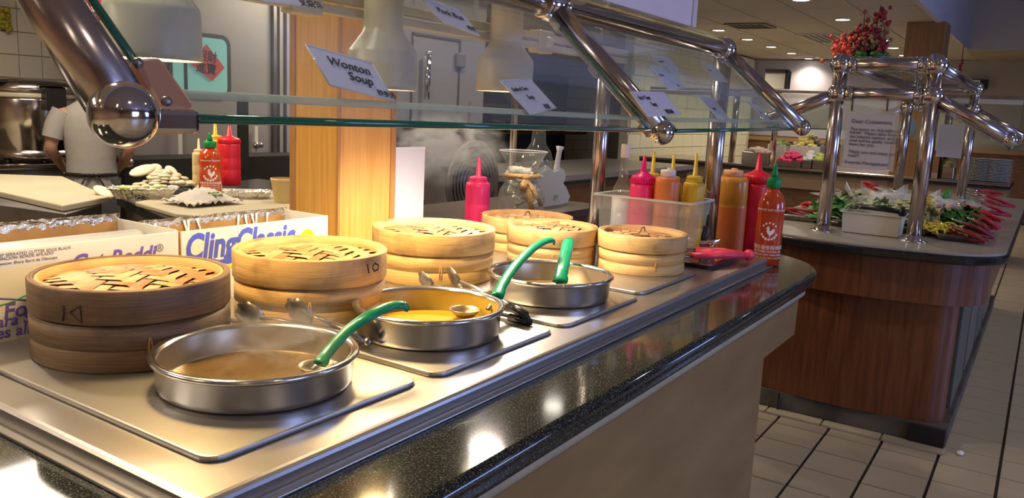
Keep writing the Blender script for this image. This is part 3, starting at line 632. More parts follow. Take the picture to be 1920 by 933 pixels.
def sriracha(base, r, h, label):
    t = thing('hot_sauce_bottle', label, 'bottle', base, 0)
    bx, by, bz = base; th0 = math.atan2(-by, -bx)
    bd = MB().lathe([(r*.9, 0), (r, .006), (r, h*.56), (r*.97, h*.62), (r*.80, h*.69), (r*.5, h*.735), (r*.42, h*.75), (r*.42, h*.77)], 40).build('body', mat('red_chili_sauce', (.62, .07, .012), .15, coat=.4, col2=(.5, .05, .01), nscale=10), t)
    MB().lathe([(r*.52, h*.765), (r*.55, h*.77), (r*.55, h*.85), (r*.5, h*.86), (r*.2, h*.87)], 28).build('cap', mat('green_bottle_cap', (0, .25, .06), .35), t)
    MB().lathe([(r*.24, h*.865), (r*.26, h*.90), (r*.12, h*.97), (r*.10, h), (0, h+.001)], 20).build('nozzle', mat('green_bottle_cap', (0, .25, .06), .35), t)
    W = lambda s, size, fz, bold=0: wrap(s, size, whiteink, bx, by, r, th0, bz+h*fz, bd, bold)
    W('TUONG OT HOT CHILI SAUCE', h*.026, .545, .0002); W('吁是拉差香甜辣椒醬', h*.045, .17); W('HUY FONG FOODS, INC.', h*.03, .135); W('SRIRACHA HOT CHILI SAUCE', h*.026, .105); W('NET WT. 28 OZ (1LB 12 OZ) 793G', h*.022, .075)
    # emblem: ring of blocks, rooster silhouette, script blocks above
    b = MB(); rr = r+.0006
    def pt(u, v): a = th0+u/rr; return (bx+rr*cos(a), by+rr*sin(a), bz+v)
    R_ = r*.62; zc = h*.345
    for k in range(7):
        a = R(205+k*22); u, v = R_*cos(a), zc+R_*sin(a); s_ = r*.085
        b.add([pt(u-s_, v-s_), pt(u+s_, v-s_), pt(u+s_, v+s_), pt(u-s_, v+s_)], [(0, 1, 2, 3)])
    for k in range(5):
        a = R(40+k*25); u, v = R_*1.0*cos(a), zc+R_*1.05*sin(a); s_ = r*.1
        b.add([pt(u-s_, v), pt(u, v-s_), pt(u+s_, v+s_*.4), pt(u, v+s_)], [(0, 1, 2, 3)])
    roo = [(-.18, .30), (-.10, .40), (-.02, .36), (-.05, .22), (.02, .05), (.15, .02), (.22, .18), (.34, .22), (.40, .05), (.30, -.15), (.12, -.28), (.10, -.42), (.02, -.42), (.02, -.28), (-.10, -.18), (-.20, .0), (-.16, .18), (-.24, .22)]
    c0 = pt(.05*r, zc-.05*r); vs = [c0]+[pt(x*r*1.05, zc+y*r*1.05) for x, y in roo]; b.add(vs, [(0, 1+k, 1+(k+1) % len(roo)) for k in range(len(roo))])
    b.build('rooster_emblem', whiteink, bd, True, solid=.0004)
    return t
# group at the right end of the counter, on the granite
p = onz(1436, 495, ZG); sriracha((p.x, p.y, ZG), .051, .405, 'clear hot chili sauce bottle with green cap at the right end of the counter')
p = onx(1408, 466, 3.48); squeeze((p.x, p.y, ZG), .064, .43, 'tall red squeeze bottle just behind the right hot chili sauce bottle', redp, redp, None)
p = onx(1362, 466, 3.37); squeeze((p.x, p.y, ZG), .067, .46, 'orange sauce bottle with flat stained cap, right of the last steel post', orangep, orcap, None, amberp, 'flip', fill=.62)
# pink bottle, vase and card on the back ledge
p = ony(893, 430, 2.0); squeeze((p.x, p.y, ZG), .053, ony(893, 296, 2.0).z-ZG, 'pink squeeze bottle standing alone left of the money vase', pink, pink, None, style='step')
# clear tub with bottles
TX0, TX1 = 2.83, 3.06; pa, pb = onx(1114, 363, TX0), onx(1299, 381, TX0); TZ = (pa.z+pb.z)/2; TY0, TY1 = pb.y, pa.y
tb = thing('clear_tub', 'clear plastic tub full of sauce bottles between the two steel posts', 'tub', ((TX0+TX1)/2, (TY0+TY1)/2, ZS))
a, d, hh_ = (TX1-TX0)/2, (TY1-TY0)/2, TZ-ZS
q = MB(); vs = []
for s_, z in ((.86, .004), (.9, hh_*.72), (.93, hh_*.73), (.95, hh_)): vs += [(-a*s_, -d*s_, z), (a*s_, -d*s_, z), (a*s_, d*s_, z), (-a*s_, d*s_, z)]
fs = [(0, 1, 2, 3)]+[(4*i+k, 4*i+(k+1) % 4, 4*i+4+(k+1) % 4, 4*i+4+k) for i in range(3) for k in range(4)]
q.add(vs, fs); q.build('tub_wall', clearp, tb, bevel=.006, solid=.002)
q = MB(); poly0 = [(-a*.95, -d*.95), (a*.95, -d*.95), (a*.95, d*.95), (-a*.95, d*.95)]; poly1 = [(-a*1.02, -d), (a*1.02, -d), (a*1.02, d), (-a*1.02, d)]
q.add([(x, y, hh_) for x, y in poly0]+[(x, y, hh_+.002) for x, y in poly1]+[(x*1.002, y*1.002, hh_-.006) for x, y in poly1], [(k, (k+1) % 4, 4+(k+1) % 4, 4+k) for k in range(4)]+[(4+k, 4+(k+1) % 4, 8+(k+1) % 4, 8+k) for k in range(4)])
q.build('tub_rim', cg('clear_plastic_rim', haze=.35, rough=.1), tb, solid=.0015)
def inb(px, X, ytop): p = onx(px, 400, X); return (p.x, p.y, ZS+.008), onx(px, ytop, X).z-ZS-.008
g_ = 'bottles in the clear tub'
bs, h_ = inb(1201, 2.895, 291); squeeze(bs, .048, h_, 'pink squeeze bottle with ribbed magenta cap in the tub', pink, hotpink, g_)
bs, h_ = inb(1247, 2.895, 320); squeeze(bs, .047, (h_)/.72*.93, 'orange sauce bottle with small white cap in the tub', orangep, whitec, g_, style='flip')
bs, h_ = inb(1218, 2.998, 284); squeeze(bs, .042, h_, 'yellow mustard bottle in the tub peeking from behind the magenta cap', yellowp, yellowp, g_, style='step')
bs, h_ = inb(1255, 2.998, 290); squeeze(bs, .042, h_, 'yellow mustard bottle in the tub directly behind the white-capped orange one', yellowp, yellowp, g_, style='step')
bs, h_ = inb(1297, 2.985, 287); squeeze(bs, .042, h_, 'yellow mustard bottle at the right end of the tub', yellowp, yellowp, g_, style='step')
bs, h_ = inb(1165, 2.895, 269)
t = thing('liquor_bottle', 'clear glass bottle with white screw cap at the left end of the tub', 'bottle', bs, 0, g_)
MB().lathe([(.040, 0), (.043, .004), (.043, h_*.52), (.038, h_*.58), (.022, h_*.66), (.017, h_*.74), (.014, h_*.88)], 32).build('body', cg('bottle_glass'), t)
MB().lathe([(.041, .004), (.041, h_*.50), (0, h_*.50)], 28).build('vinegar', mat('cloudy_white_liquid', (.85, .82, .80), .3), t)
MB().lathe([(.017, h_*.87), (.018, h_*.88), (.018, h_*.985), (.016, h_), (0, h_)], 24).build('cap', whitec, t)

# ------------------------------------------------------------------ right end: trays and red tongs
def pan(x0, x1, y0, y1, z, h, label, m, cat='tray', name='serving_tray', lip=.012, rz=0, group=None):
    t = thing(name, label, cat, ((x0+x1)/2, (y0+y1)/2, z), rz, group); a, d = (x1-x0)/2, (y1-y0)/2
    q = MB(); vs = []
    for s_, zz in ((.9, .002), (.98, h), (1.0, h), (1.0+lip/a, h-.002)):
        k = (a*s_, d-(a-a*s_)); vs += [(-k[0], -k[1], zz), (k[0], -k[1], zz), (k[0], k[1], zz), (-k[0], k[1], zz)]
    q.add(vs, [(0, 1, 2, 3)]+[(4*i+k, 4*i+(k+1) % 4, 4*i+4+(k+1) % 4, 4*i+4+k) for i in range(3) for k in range(4)])
    q.build('tray_body', m, t, bevel=.004, solid=.0015); return t
tr = pan(2.76, 3.10, .955, 1.20, ZS+.001, .018, 'shallow steel tray under the two pink-red tongs', satin)
b = MB()
for i in range(9):
    for j in range(5): b.lathe([(0, .0052), (.006, .0052)], 8, caps=False, c=(-.13+i*.032, -.085+j*.038, 0))
b.build('drain_holes', dark, tr)
tongs([onz(1262, 484, .955), onz(1275, 470, .955)], onz(1404, 478, .955), 'pink-red handled tongs resting on the shallow tray at the counter end', pink_h, .9, 'pink-red tongs at the counter end', .22, wid=.019)
tongs([onz(1150, 428, 1.0), onz(1172, 440, .99)], onz(1272, 414, 1.005), 'pink-red tongs poking up behind the steamer with the twine loop', pink_h, .9, 'pink-red tongs at the counter end', .25, wid=.017)
bt = thing('metal_boat_dish', 'shiny steel boat dish in front of the last steel post', 'dish', (3.02, 1.14, ZS+.02))
q = MB(); vs = []; n = 24
for s_, z in ((.55, 0), (.8, .018), (1.0, .045)):
    for k in range(n): a = 2*pi*k/n; vs.append((s_*.05*cos(a), s_*.115*sin(a)*(1+.12*(abs(sin(a))**6)), z+(.012*abs(sin(a))**4 if s_ == 1 else 0)))
q.add(vs, [(i*n+k, i*n+(k+1) % n, (i+1)*n+(k+1) % n, (i+1)*n+k) for i in range(2) for k in range(n)]+[tuple(range(n))], True); q.build('dish_body', mat('bright_dish_steel', (.75, .74, .7), .2, 1), bt, solid=.0015)
k_ = thing('spatula', 'grey flat handle of a spatula standing in the steel boat dish', 'spatula', (3.02, 1.12, ZS+.03))
A, B_ = onx(1314, 468, 3.02), onx(1325, 424, 3.02); MB().tube([A, A.lerp(B_, .5), B_], .013, 8, flat=.3, upv=Vector((1, 0, 0))).build('handle', mat('dark_grey_handle', (.06, .055, .055), .35), k_, True)
A2 = onx(1308, 486, 3.02); MB().tube([A2, A], .006, 8, flat=.3).build('blade', tong_m, k_, True)

# ------------------------------------------------------------------ glass vase with tips, scalloped card, white box
p = ony(976, 402, 2.27); vz = thing('tip_vase', 'clear glass vase full of banknotes tied with a gold ribbon', 'vase', (p.x, p.y, ZS))
vz.scale = (1.55, 1.55, 1)
VH = ony(976, 285, 2.24).z-ZS; s_ = VH
vprof = [(.06, 0), (.075, .01), (.082, .06*s_/.3), (.075, .38*s_), (.052, .55*s_), (.048, .62*s_), (.055, .78*s_), (.070, .92*s_), (.082, s_), (.080, s_), (.068, .92*s_), (.053, .78*s_), (.046, .62*s_), (.05, .55*s_), (.073, .38*s_), (.080, .06*s_/.3), (.073, .012)]
MB().lathe(vprof, 40, caps=False).build('glass', cg('vase_glass'), vz)
MB().lathe([(.0815, s_), (.0835, s_+.002), (.0815, s_+.004), (.0795, s_+.001)], 40, caps=False).build('vase_lip', mat('bright_glass_lip', (.85, .8, .78), .1), vz)
gold = mat('gold_glitter_ribbon', (.55, .30, .08), .35, .4, col2=(.85, .6, .3), nscale=160, bump=.6, bscale=200)
g = MB(); g.lathe([(.049, .57*s_), (.062, .585*s_), (.066, .61*s_), (.062, .64*s_), (.050, .655*s_)], 32, caps=False)
g.build('ribbon_band', gold, vz)
dirc = Vector((-p.x, -p.y, 0)).normalized(); sd = Vector((-dirc.y, dirc.x, 0))*-1
g = MB(); c_ = dirc*.062+Vector((0, 0, .6*s_))+sd*-.012
for s1_, dx, L in ((-1, -.025, .55), (-1, -.055, .42), (1, .01, .2)):
    g.tube([c_, c_+sd*dx*.5+dirc*.028+Vector((0, 0, -L*s_*.4)), c_+sd*dx+dirc*.024+Vector((0, 0, -L*s_))], [.006, .013, .010], 10, flat=.35)
g.sphere(tuple(c_), .013, 12, 8); g.build('ribbon_tail', gold, vz)
note = mat('banknote_paper', (.82, .80, .70), .7, col2=(.48, .50, .40), nscale=60, ramp=(.45, .6))
for k in range(16):
    b = MB(); a = random.uniform(0, 6.28); c2 = Vector((random.uniform(-.02, .02), random.uniform(-.02, .02), .05+.0115*k)); u = Vector((cos(a), sin(a), random.uniform(-.5, .5))).normalized(); v = u.cross(Vector((random.uniform(-.6, .6), random.uniform(-.6, .6), .3)).normalized()).normalized()
    n_ = u.cross(v); L, W_ = .042, .022; vs = []
    for i in range(5):
        for j in (-1, 1): vs.append(tuple(c2+u*L*(i/2-1)+v*W_*j+n_*.006*sin(i*1.6)))
    b.add(vs, [(2*i, 2*i+1, 2*i+3, 2*i+2) for i in range(4)], True); b.build('banknote', note, vz, solid=.0006)
p = ony(1040, 400, 2.34); cd = thing('scalloped_card', 'pale scalloped cardboard sign leaning beside the money vase', 'card', (p.x, p.y, ZS))
def scal(sc, dy, m, nm, th):
    pts = [ony(x, y, 2.34) for x, y in ((1020, 320), (1031, 317), (1040, 323), (1049, 318), (1058, 322), (1061, 335), (1056, 344), (1062, 352), (1068, 367), (1064, 378), (1056, 382), (1060, 392), (1062, 404), (1066, 426), (1010, 428), (1000, 360), (1008, 330))]
    c0 = sum(pts, Vector())/len(pts); pts = [c0+(q-c0)*sc+Vector((0, dy, 0)) for q in pts]; b = MB(); b.slab(pts, th); b.build(nm, m, cd, True, bevel=.002); return c0
c0 = scal(1, 0, mat('sage_card', (.48, .47, .40), .7), 'card_face', .003)
scal(1.13, .006, cg('clear_card_backing', haze=.25), 'card_backing', .003)
q = ony(1038, 369, 2.333); text('handwriting', 'tips', .035, mat('green_pen', (.12, .22, .18), .6), (q.x, 2.3335, q.z-.008), (1, 0, 0), (0, 0, 1), cd, 'LEFT', .3)
p0 = ony(742, 395, 2.02); p1 = ony(796, 395, 2.02); ztop = ony(796, 280, 2.02).z
wb = thing('white_carton', 'tall white carton brightly lit, right of the oak pillar', 'box', ((p0.x+p1.x)/2-.04, 2.02+.05, ZG)); wd_ = p1.x-p0.x+.08; hb = ztop-ZG
MB().box((0, 0, hb/2), (wd_, .09, hb)).build('carton_body', mat('bright_white_carton', (.93, .92, .88), .6), wb, bevel=.002)
MB().box((0, -.044, hb+.004), (wd_, .003, .012)).build('carton_flap', mat('bright_white_carton', (.93, .92, .88), .6), wb)
for k, (x, y, rz) in enumerate(((2.42, 2.03, .3), (2.66, 2.03, -.1))):
    o = MB().box((0, 0, .002), (.16, .11, .003)).build('napkin', mat('pink_white_napkin', (.62, .48, .48), .7)); o.location = (x, y, ZG+.0025*k); o.rotation_euler = (0, 0, rz); tag(o, ['folded pale napkin nearest the white carton', 'folded pale napkin beside the pink bottle'][k], 'napkin', 'napkins behind the steamers')

# ------------------------------------------------------------------ sneeze guard of the main counter
YB = .775; a3 = ony(1504, 239, YB); a2 = ony(1240, 248, YB); a1 = ony(232, 214, YB)
T3 = onx(1358, 92, a3.x); T2 = onx(1033, 12, a2.x); YT = (T3.y+T2.y)/2; ZT = (T3.z+T2.z)/2
T1 = Vector((a1.x, YT, ZT)); sg = thing('sneeze_guard', 'chrome and glass sneeze guard over the main counter', 'sneeze guard', (a3.x, YT, ZG))
MB().tube([(-.6, YT, ZT), (a3.x, YT, ZT)], .030, 32).build('top_rail', chrome, sg, True)
MB().tube([(-.6, YT, ZT), (a2.x-.1, YT, ZT)], .0305, 32).build('rail_sleeve', satin, sg, True)
for T in (T2, T3): 
    MB().sphere((T.x, YT, ZT), .043 if T is T2 else .048, 32, 20).build('rail_ball', chrome, sg, True)
    for s_ in (-1, 1):
        if T is T3 and s_ > 0: continue
        MB().lathe([(.034, 0), (.036, .002), (.036, .012), (.031, .014)], 28, Matrix.Translation((T.x+s_*.036, YT, ZT)) @ Matrix.Rotation(s_*pi/2, 4, 'Y')).build('rail_collar', chrome, sg, True)
for k, (A, T, r_) in enumerate(((a1, T1, .030), (a2, Vector((a2.x, YT, ZT)), .027), (a3, Vector((a3.x, YT, ZT)), .027))):
    arm = MB().tube([A, A.lerp(T, .5), T], r_, 32).build('arm', satin, sg, True)
    MB().sphere(tuple(A), r_*1.13, 32, 20).build('end_ball', chrome, arm, True)
    d_ = (T-A).normalized(); n_ = Vector((1, 0, 0)); u_ = d_.cross(n_)
    if u_.z > 0: u_ = -u_
    for s2 in (.055, .5, .86):
        c = A+d_*((T-A).length*s2)
        cl = MB(); f = Matrix((( n_.x, d_.x, u_.x, c.x), (n_.y, d_.y, u_.y, c.y), (n_.z, d_.z, u_.z, c.z), (0, 0, 0, 1)))
        if k: 
            cl.box((-.012, 0, r_*.55), (.05, .035, .022), f); cl.build('glass_clamp', satin, arm, True, bevel=.003)
            sc = MB().sphere(tuple(f @ Vector((-.018, 0, r_*.55+.012))), .005, 10, 6).build('screw', chrome, arm, True)
    if k:
        ch = MB(); f = Matrix(((n_.x, d_.x, u_.x, A.x), (n_.y, d_.y, u_.y, A.y), (n_.z, d_.z, u_.z, A.z), (0, 0, 0, 1)))
        ch.box((-.02, (T-A).length*.5, r_*.6), (.014, (T-A).length*.93, .012), f); ch.build('edge_channel', chrome, arm, True, bevel=.002)
# posts
def post(x, y, z0, z1, r_, par, flange=True, m=satin):
    o = MB().tube([(x, y, z0), (x, y, z1)], r_, 32).build('post', m, par, True)
    if flange: MB().lathe([(r_*1.9, 0), (r_*1.9, .004), (r_*1.5, .010), (r_*1.12, .014), (r_*1.1, .03), (r_, .031)], 32, Matrix.Translation((x, y, z0))).build('post_flange', chrome, o, True)
    return o
post(a3.x, YT, ZG if a3.x > SX1+.05 else ZS, ZT, .0335, sg)
pA = onx(1103, 415, 3.13); pzt = onx(1150, 105, 3.13); post(3.13, (pA.y+pzt.y)/2, ZS, 1.70, .031, sg)
MB().box((3.13, (pA.y+pzt.y)/2, 1.70), (.045, .045, .035)).build('post_cap', satin, sg, True, bevel=.003)
# glass panes
gt = Vector((0, YT-.02, ZT-.028))
def pane(pl_, pr_, xt0, xt1, lab, Yb=YB+.012):
    bl, br = ony(*pl_, Yb), ony(*pr_, Yb); q = [bl, br, Vector((xt1, gt.y, gt.z)), Vector((xt0, gt.y, gt.z))]
    o = MB().slab(q, .008).build('glass_pane', glass_m, sg, True); e = (br-bl).normalized()
    MB().tube([bl+Vector((0, -.001, -.003)), br+Vector((0, -.001, -.003))], .0052, 8).build('bottom_edge', edge_m, o, True)
    for a_, b_ in ((bl, q[3]), (br, q[2])): MB().tube([a_, b_], .0050, 8).build('side_edge', edge_m, o, True)
    MB().tube([bl.lerp(q[3], .10)+Vector((0, -.003, -.003)), br.lerp(q[2], .10)+Vector((0, -.003, -.003))], .0075, 8, flat=.15, upv=Vector((0, 1, -1))).build('refracted_edge_band', mat('green_refraction_band', (.62, .68, .52), .4, alpha=.6), o, True)  # pale strip modelled as the refracted image of the far glass edge
    return q
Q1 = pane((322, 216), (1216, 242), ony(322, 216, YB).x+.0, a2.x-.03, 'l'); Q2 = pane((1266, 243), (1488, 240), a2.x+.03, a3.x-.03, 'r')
GN = (Q1[1]-Q1[0]).cross(Q1[3]-Q1[0]).normalized()
if GN.y > 0: GN = -GN
GP = Q1[0]+GN*.004
cl = MB(); cq = [onpl(x, y, GP+GN*.006, GN) for x, y in ((246, 108), (300, 104), (368, 196), (352, 206), (300, 206))]
cl.slab(cq, .018); cl.build('corner_bracket', mat('brown_reflection_bracket', (.78, .46, .32), .3, .85), sg, True, bevel=.006)  # brown reflection put into the colour of the chrome plate
cl = MB(); c0 = ony(322, 216, YB+.012); cl.box((c0.x-.02, c0.y-.004, c0.z-.006), (.085, .03, .026)); cl.build('corner_clamp', chrome, sg, True, bevel=.006)
for x, y in ((258, 118), (312, 190)): MB().sphere(tuple(onpl(x, y, GP+GN*.008, GN)), .006, 12, 8, (1, 1, 1)).build('bracket_bolt', dsteel, sg, True)
# glass shelf on the rail
MB().box((1.65, (YT+1.66)/2, ZT+.036), (3.0, 1.66-YT+.06, .008)).build('top_shelf_glass', glass_m, sg, True)
ZSH = ZT+.041
# carton and blue bag on the shelf
c0 = onz(1305, 52, ZSH); bx0 = ony(1124, 14, c0.y).x; bwd = c0.x-bx0; bw = thing('shelf_carton', 'pinkish white carton on top of the sneeze guard shelf', 'box', (c0.x-bwd/2, c0.y+.15, ZSH))
MB().box((0, 0, .14), (bwd, .3, .28)).build('carton_body', mat('pinkish_carton', (.80, .66, .64), .6, col2=(.74, .6, .6), nscale=3), bw, bevel=.003)
MB().box((bwd/2-.03, -.153, .14), (.035, .004, .282)).build('carton_tape', mat('clear_tape', (.72, .64, .62), .2), bw)
c1 = ony(1092, 5, YT+.06); sb = MB().sphere((0, 0, .07), .1, 20, 12, (.75, .6, .7)).build('blue_bag', mat('blue_plastic_bag', (.06, .10, .6), .3, bump=.5, bscale=30)); sb.location = (c1.x-.02, YT+.10, ZSH); tag(sb, 'blue plastic bag on the shelf beside the pinkish carton', 'bag')
# price labels taped to the glass
def card(px4, lines, label, Q=None, off=.0015):
    pts = [onpl(x, y, GP+GN*off, GN) for x, y in px4]; TL, TR, BR, BL = pts
    t = thing('price_label', label, 'sign', sum(pts, Vector())/4, 0, 'hand-written labels taped to the glass')
    MB().slab(pts if ((pts[1]-pts[0]).cross(pts[2]-pts[0])).dot(GN) > 0 else pts[::-1], .0012).build('card', lilac, t, True)
    mg = MB(); 
    for i in range(4): mg.tube([pts[i]+GN*.001, pts[(i+1) % 4]+GN*.001], .0014, 5)
    mg.build('laminate_edge', mat('laminate_edge', (.7, .66, .6), .2), t, True)
    ux = (TR-TL); uy = (TL-BL); L = ux.length
    for s, fx, fy, sz in lines:
        o = TL+ux*fx-uy*fy+GN*.0026; text('handwriting', s, sz*.8, ink, o, ux, uy, t, 'LEFT', .25, .0002, bold=.0003, xs=.8)
    return t
card([(572, 84), (697, 120), (738, 190), (618, 160)], [('Wonton', .18, .42, .034), ('Soup', .38, .72, .034), ('抄手汤', .72, .94, .018)], 'label reading Wonton Soup, in front of the oak pillar')
card([(937, 152), (993, 149), (1042, 203), (993, 215)], [('Seafood Corn', .10, .34, .017), ('Soup', .36, .60, .02), ('海鲜', .62, .92, .018)], 'label reading Seafood Corn Soup, below the second lamp')
card([(1181, 173), (1244, 173), (1277, 215), (1214, 219)], [('Hot + Sour', .10, .34, .024), ('Soup', .34, .62, .024), ('酸辣汤汤', .60, .94, .019)], 'label reading Hot + Sour Soup, on the lower arm end', off=.045)
card([(783, -8), (862, 20), (898, 68), (828, 42)], [('Pork Bun', .16, .55, .03), ('肉包', .66, .92, .018)], 'label reading Pork Bun, cut by the top edge of the photo')
card([(450, -40), (556, -22), (592, 14), (492, 4)], [('叉烧包', .70, .93, .024)], 'label at the top edge above the oak pillar, only its lower part in view')
card([(1216, 103), (1251, 106), (1284, 140), (1252, 138)], [('Sesame Balls', .12, .40, .014), ('球', .78, .9, .014)], 'upper of the two overlapping labels between the guard arms')
card([(1214, 124), (1247, 125), (1287, 166), (1253, 168)], [('Pork Bun', .14, .45, .016), ('包', .7, .9, .014)], 'lower of the two overlapping labels between the guard arms')
card([(1311, 117), (1339, 122), (1365, 155), (1341, 152)], [('Rice Cake', .14, .45, .013), ('糕', .7, .9, .013)], 'small label just below the last rail ball')
card([(1308, 179), (1337, 184), (1370, 227), (1345, 222)], [('Egg Roll', .2, .6, .014)], 'label in front of the last steel post')
card([(1401, 192), (1420, 197), (1448, 230), (1433, 224)], [('Tofu', .25, .6, .014)], 'smallest label, rightmost on the glass beside the last arm')

# ------------------------------------------------------------------ heat lamps on a cream rail
LY = 1.5
hr = thing('lamp_rail', 'cream double rail that carries the heat lamps', 'rail', (1.6, LY, 1.68))
for px, py, th in ((754, 20, .022), (754, 42, .022)):
    z = ony(px, py, LY).z; MB().box((1.45, LY, z), (3.25, .03, th)).build('rail_bar', cream, hr, True, bevel=.003)
zr = ony(754, 31, LY).z
for x in (1.35, 2.42): MB().box((x, LY, zr), (.09, .05, .075)).build('junction_box', cream, hr, True, bevel=.006); MB().sphere((x, LY-.03, zr), .018, 12, 8).build('rail_knob', cream, hr, True)
def heat_lamp(px, py, label, pw, colr, k=1):
    p = ony(px, py, LY-.075); t = thing('heat_lamp', label, 'lamp', (p.x, LY-.075, p.z), 0, 'heat lamps over the steamers')
    MB().lathe([(.049, .5), (.049, .152), (.052, .14), (.083, .098), (.086, .09), (.088, .01), (.089, 0), (.086, .001), (.084, .085), (.05, .135)], 48, caps=False).build('shade', cream, t)
    MB().sphere((0, 0, .042), .052, 28, 16, (1, 1, .75)).build('bulb', bulbglow, t)
    l = spot('heat_lamp_light', (p.x, LY-.075, p.z-.03), pw, colr, 2.6, .7, .05)
    return t
heat_lamp(287, 112, 'leftmost heat lamp with cream shade above the dark steamer', 11, (1, .60, .16))
heat_lamp(717, 168, 'heat lamp with cream shade beside the oak pillar', 19, (1, .70, .30))
heat_lamp(945, 172, 'heat lamp with cream shade behind the Seafood Corn Soup label', 36, (1, .84, .74))

# ------------------------------------------------------------------ kitchen behind
KZ = .9
def kpt(x, y, z=KZ): p = onz(x, y, z); return (p.x, p.y)
def table(poly, z, th, label, m, name, body=None):
    c = (sum(p[0] for p in poly)/len(poly), sum(p[1] for p in poly)/len(poly)); t = thing(name, label, 'counter', (c[0], c[1], 0))
    MB().prism(poly, z-th, z).build('worktop', m, t, True, bevel=.004)
    ins = [(c[0]+(p[0]-c[0])*.93, c[1]+(p[1]-c[1])*.93) for p in poly]; MB().prism(ins, .02, z-th-.001).build('cabinet_body', body or dsteel, t, True); return t
table([(2.02, 2.86), (3.7, 3.05), (3.7, 4.55), (2.42, 4.12)], KZ, .05, 'black-edged kitchen counter under the second cutting board', mat('black_worktop', (.02, .02, .018), .25), 'kitchen_counter', mat('olive_cabinet', (.2, .17, .11), .5))
table([kpt(-60, 372), (1.93, 3.70), (2.24, 3.95), (2.58, 5.1), (1.9, 5.3)], KZ-.012, .11, 'steel prep counter at the left, under the large cutting board', dsteel, 'prep_counter')
def board(pts, z, label, th=.03):
    poly = [kpt(x, y, z) for x, y in pts]; c = kpt(sum(p[0] for p in pts)/len(pts), sum(p[1] for p in pts)/len(pts), z)
    o = MB().prism([(p[0]-c[0], p[1]-c[1]) for p in poly], 0, th).build('cutting_board', mat('ivory_board', (.48, .43, .30), .5, col2=(.44, .38, .25), nscale=3), bevel=.006); o.location = (c[0], c[1], z-th); tag(o, label, 'cutting board'); return o
board([(-40, 350), (118, 385), (205, 368), (118, 330), (0, 326), (-60, 330)], KZ+.02, 'large ivory cutting board at the left edge')
board([(253, 378), (330, 400), (560, 420), (600, 380), (600, 358), (400, 352)], KZ+.022, 'ivory cutting board with the paper towel, left of the oak pillar', .022)
ZB = KZ+.022
def kb(px, py, Z=ZB): p = onz(px, py, Z); return (p.x, p.y, Z)
kg = 'sauce bottles on the kitchen counter'
def ppm(b_): v = Vector(b_)-O0; return FPX/v.dot(fw)
bs = kb(395, 362); s_ = ppm(bs); sriracha(bs, 20.5/s_, 112/s_, 'hot chili sauce bottle with green cap in the kitchen, left of the oak pillar')
bs = kb(431, 347); s_ = ppm(bs); squeeze(bs, 20/s_, 110/s_, 'bright red squeeze bottle in the kitchen', redp, redp, kg, style='cone')
bs = kb(405, 345); s_ = ppm(bs); squeeze(bs, 17/s_, 116/s_, 'yellow squeeze bottle behind the kitchen hot chili sauce', yellowp, yellowp, kg, style='step')
bs = kb(374, 352); s_ = ppm(bs); squeeze(bs, 12/s_, 92/s_, 'slim cream-coloured squeeze bottle, leftmost in the kitchen', creamp, creamp, kg, style='step')
def foilpan(x0, x1, y0, y1, label):
    A, B_, D = Vector(kb(x0, y1)), Vector(kb(x1, y1)), None; u = (B_-A); L = u.length; u.normalize(); v = Vector((-u.y, u.x, 0)); W_ = L*.62; hh2 = L*.16
    c = (A+B_)/2+v*W_/2; t = thing('foil_pan', label, 'foil pan', c, math.atan2(u.y, u.x), 'foil pans in the kitchen'); n = 72; vs = []
    for s2, z in ((.8, 0), (.97, hh2*.9), (1.04, hh2)):
        for k in range(n):
            a = 2*pi*k/n; e = 4; cx_ = abs(cos(a))**(2/e)*(1 if cos(a) > 0 else -1); sy_ = abs(sin(a))**(2/e)*(1 if sin(a) > 0 else -1)
            j = 1+(.025 if k % 2 else -.025)*(1 if s2 < 1 else 1.5)*random.uniform(.5, 1.2); vs.append((cx_*L/2*s2*j, sy_*W_/2*s2*j, z+random.uniform(-.004, .004)*(z > 0)))
    b = MB(); b.add(vs, [(i*n+k, i*n+(k+1) % n, (i+1)*n+(k+1) % n, (i+1)*n+k) for i in range(2) for k in range(n)]+[tuple(range(n))]); b.build('pan_body', foil, t, solid=.002); return t, L, W_, hh2
fp, L, W_, h2 = foilpan(203, 332, 340, 374, 'crumpled foil pan of pale slices on the left of the kitchen board')
fd = MB()
for k in range(60): fd.sphere((fp.location.x+random.uniform(-.36, .36)*L, fp.location.y+random.uniform(-.25, .25)*W_, ZB+h2*.75+random.uniform(-.01, .02)), .022, 8, 5, (random.uniform(.6, 1.4), random.uniform(.6, 1.4), .35))
tag(fd.build('sliced_vegetable', mat('pale_slices', (.58, .56, .34), .5, col2=(.40, .50, .10), nscale=6, ramp=(.5, .6))), 'pale and green slices heaped in the left foil pan', 'food', None, 'stuff')
foilpan(425, 513, 342, 374, 'crumpled empty foil pan left of the oak pillar')
fd = MB()
for k in range(110):
    q = random.random()**.7; a = random.uniform(0, 6.28); p = Vector(kb(305, 353))
    fd.sphere((p.x+q*.19*cos(a)+.02, p.y+q*.16*sin(a), ZB-.012+.105*(1-q)+random.uniform(0, .02)), random.uniform(.018, .034), 8, 5, (random.uniform(.7, 1.6), random.uniform(.7, 1.6), .4))
tag(fd.build('dumpling_wrappers', mat('ivory_wrapper', (.62, .57, .40), .55, col2=(.55, .48, .3), nscale=8)), 'heap of ivory folded wrappers behind the left foil pan', 'food', None, 'stuff')
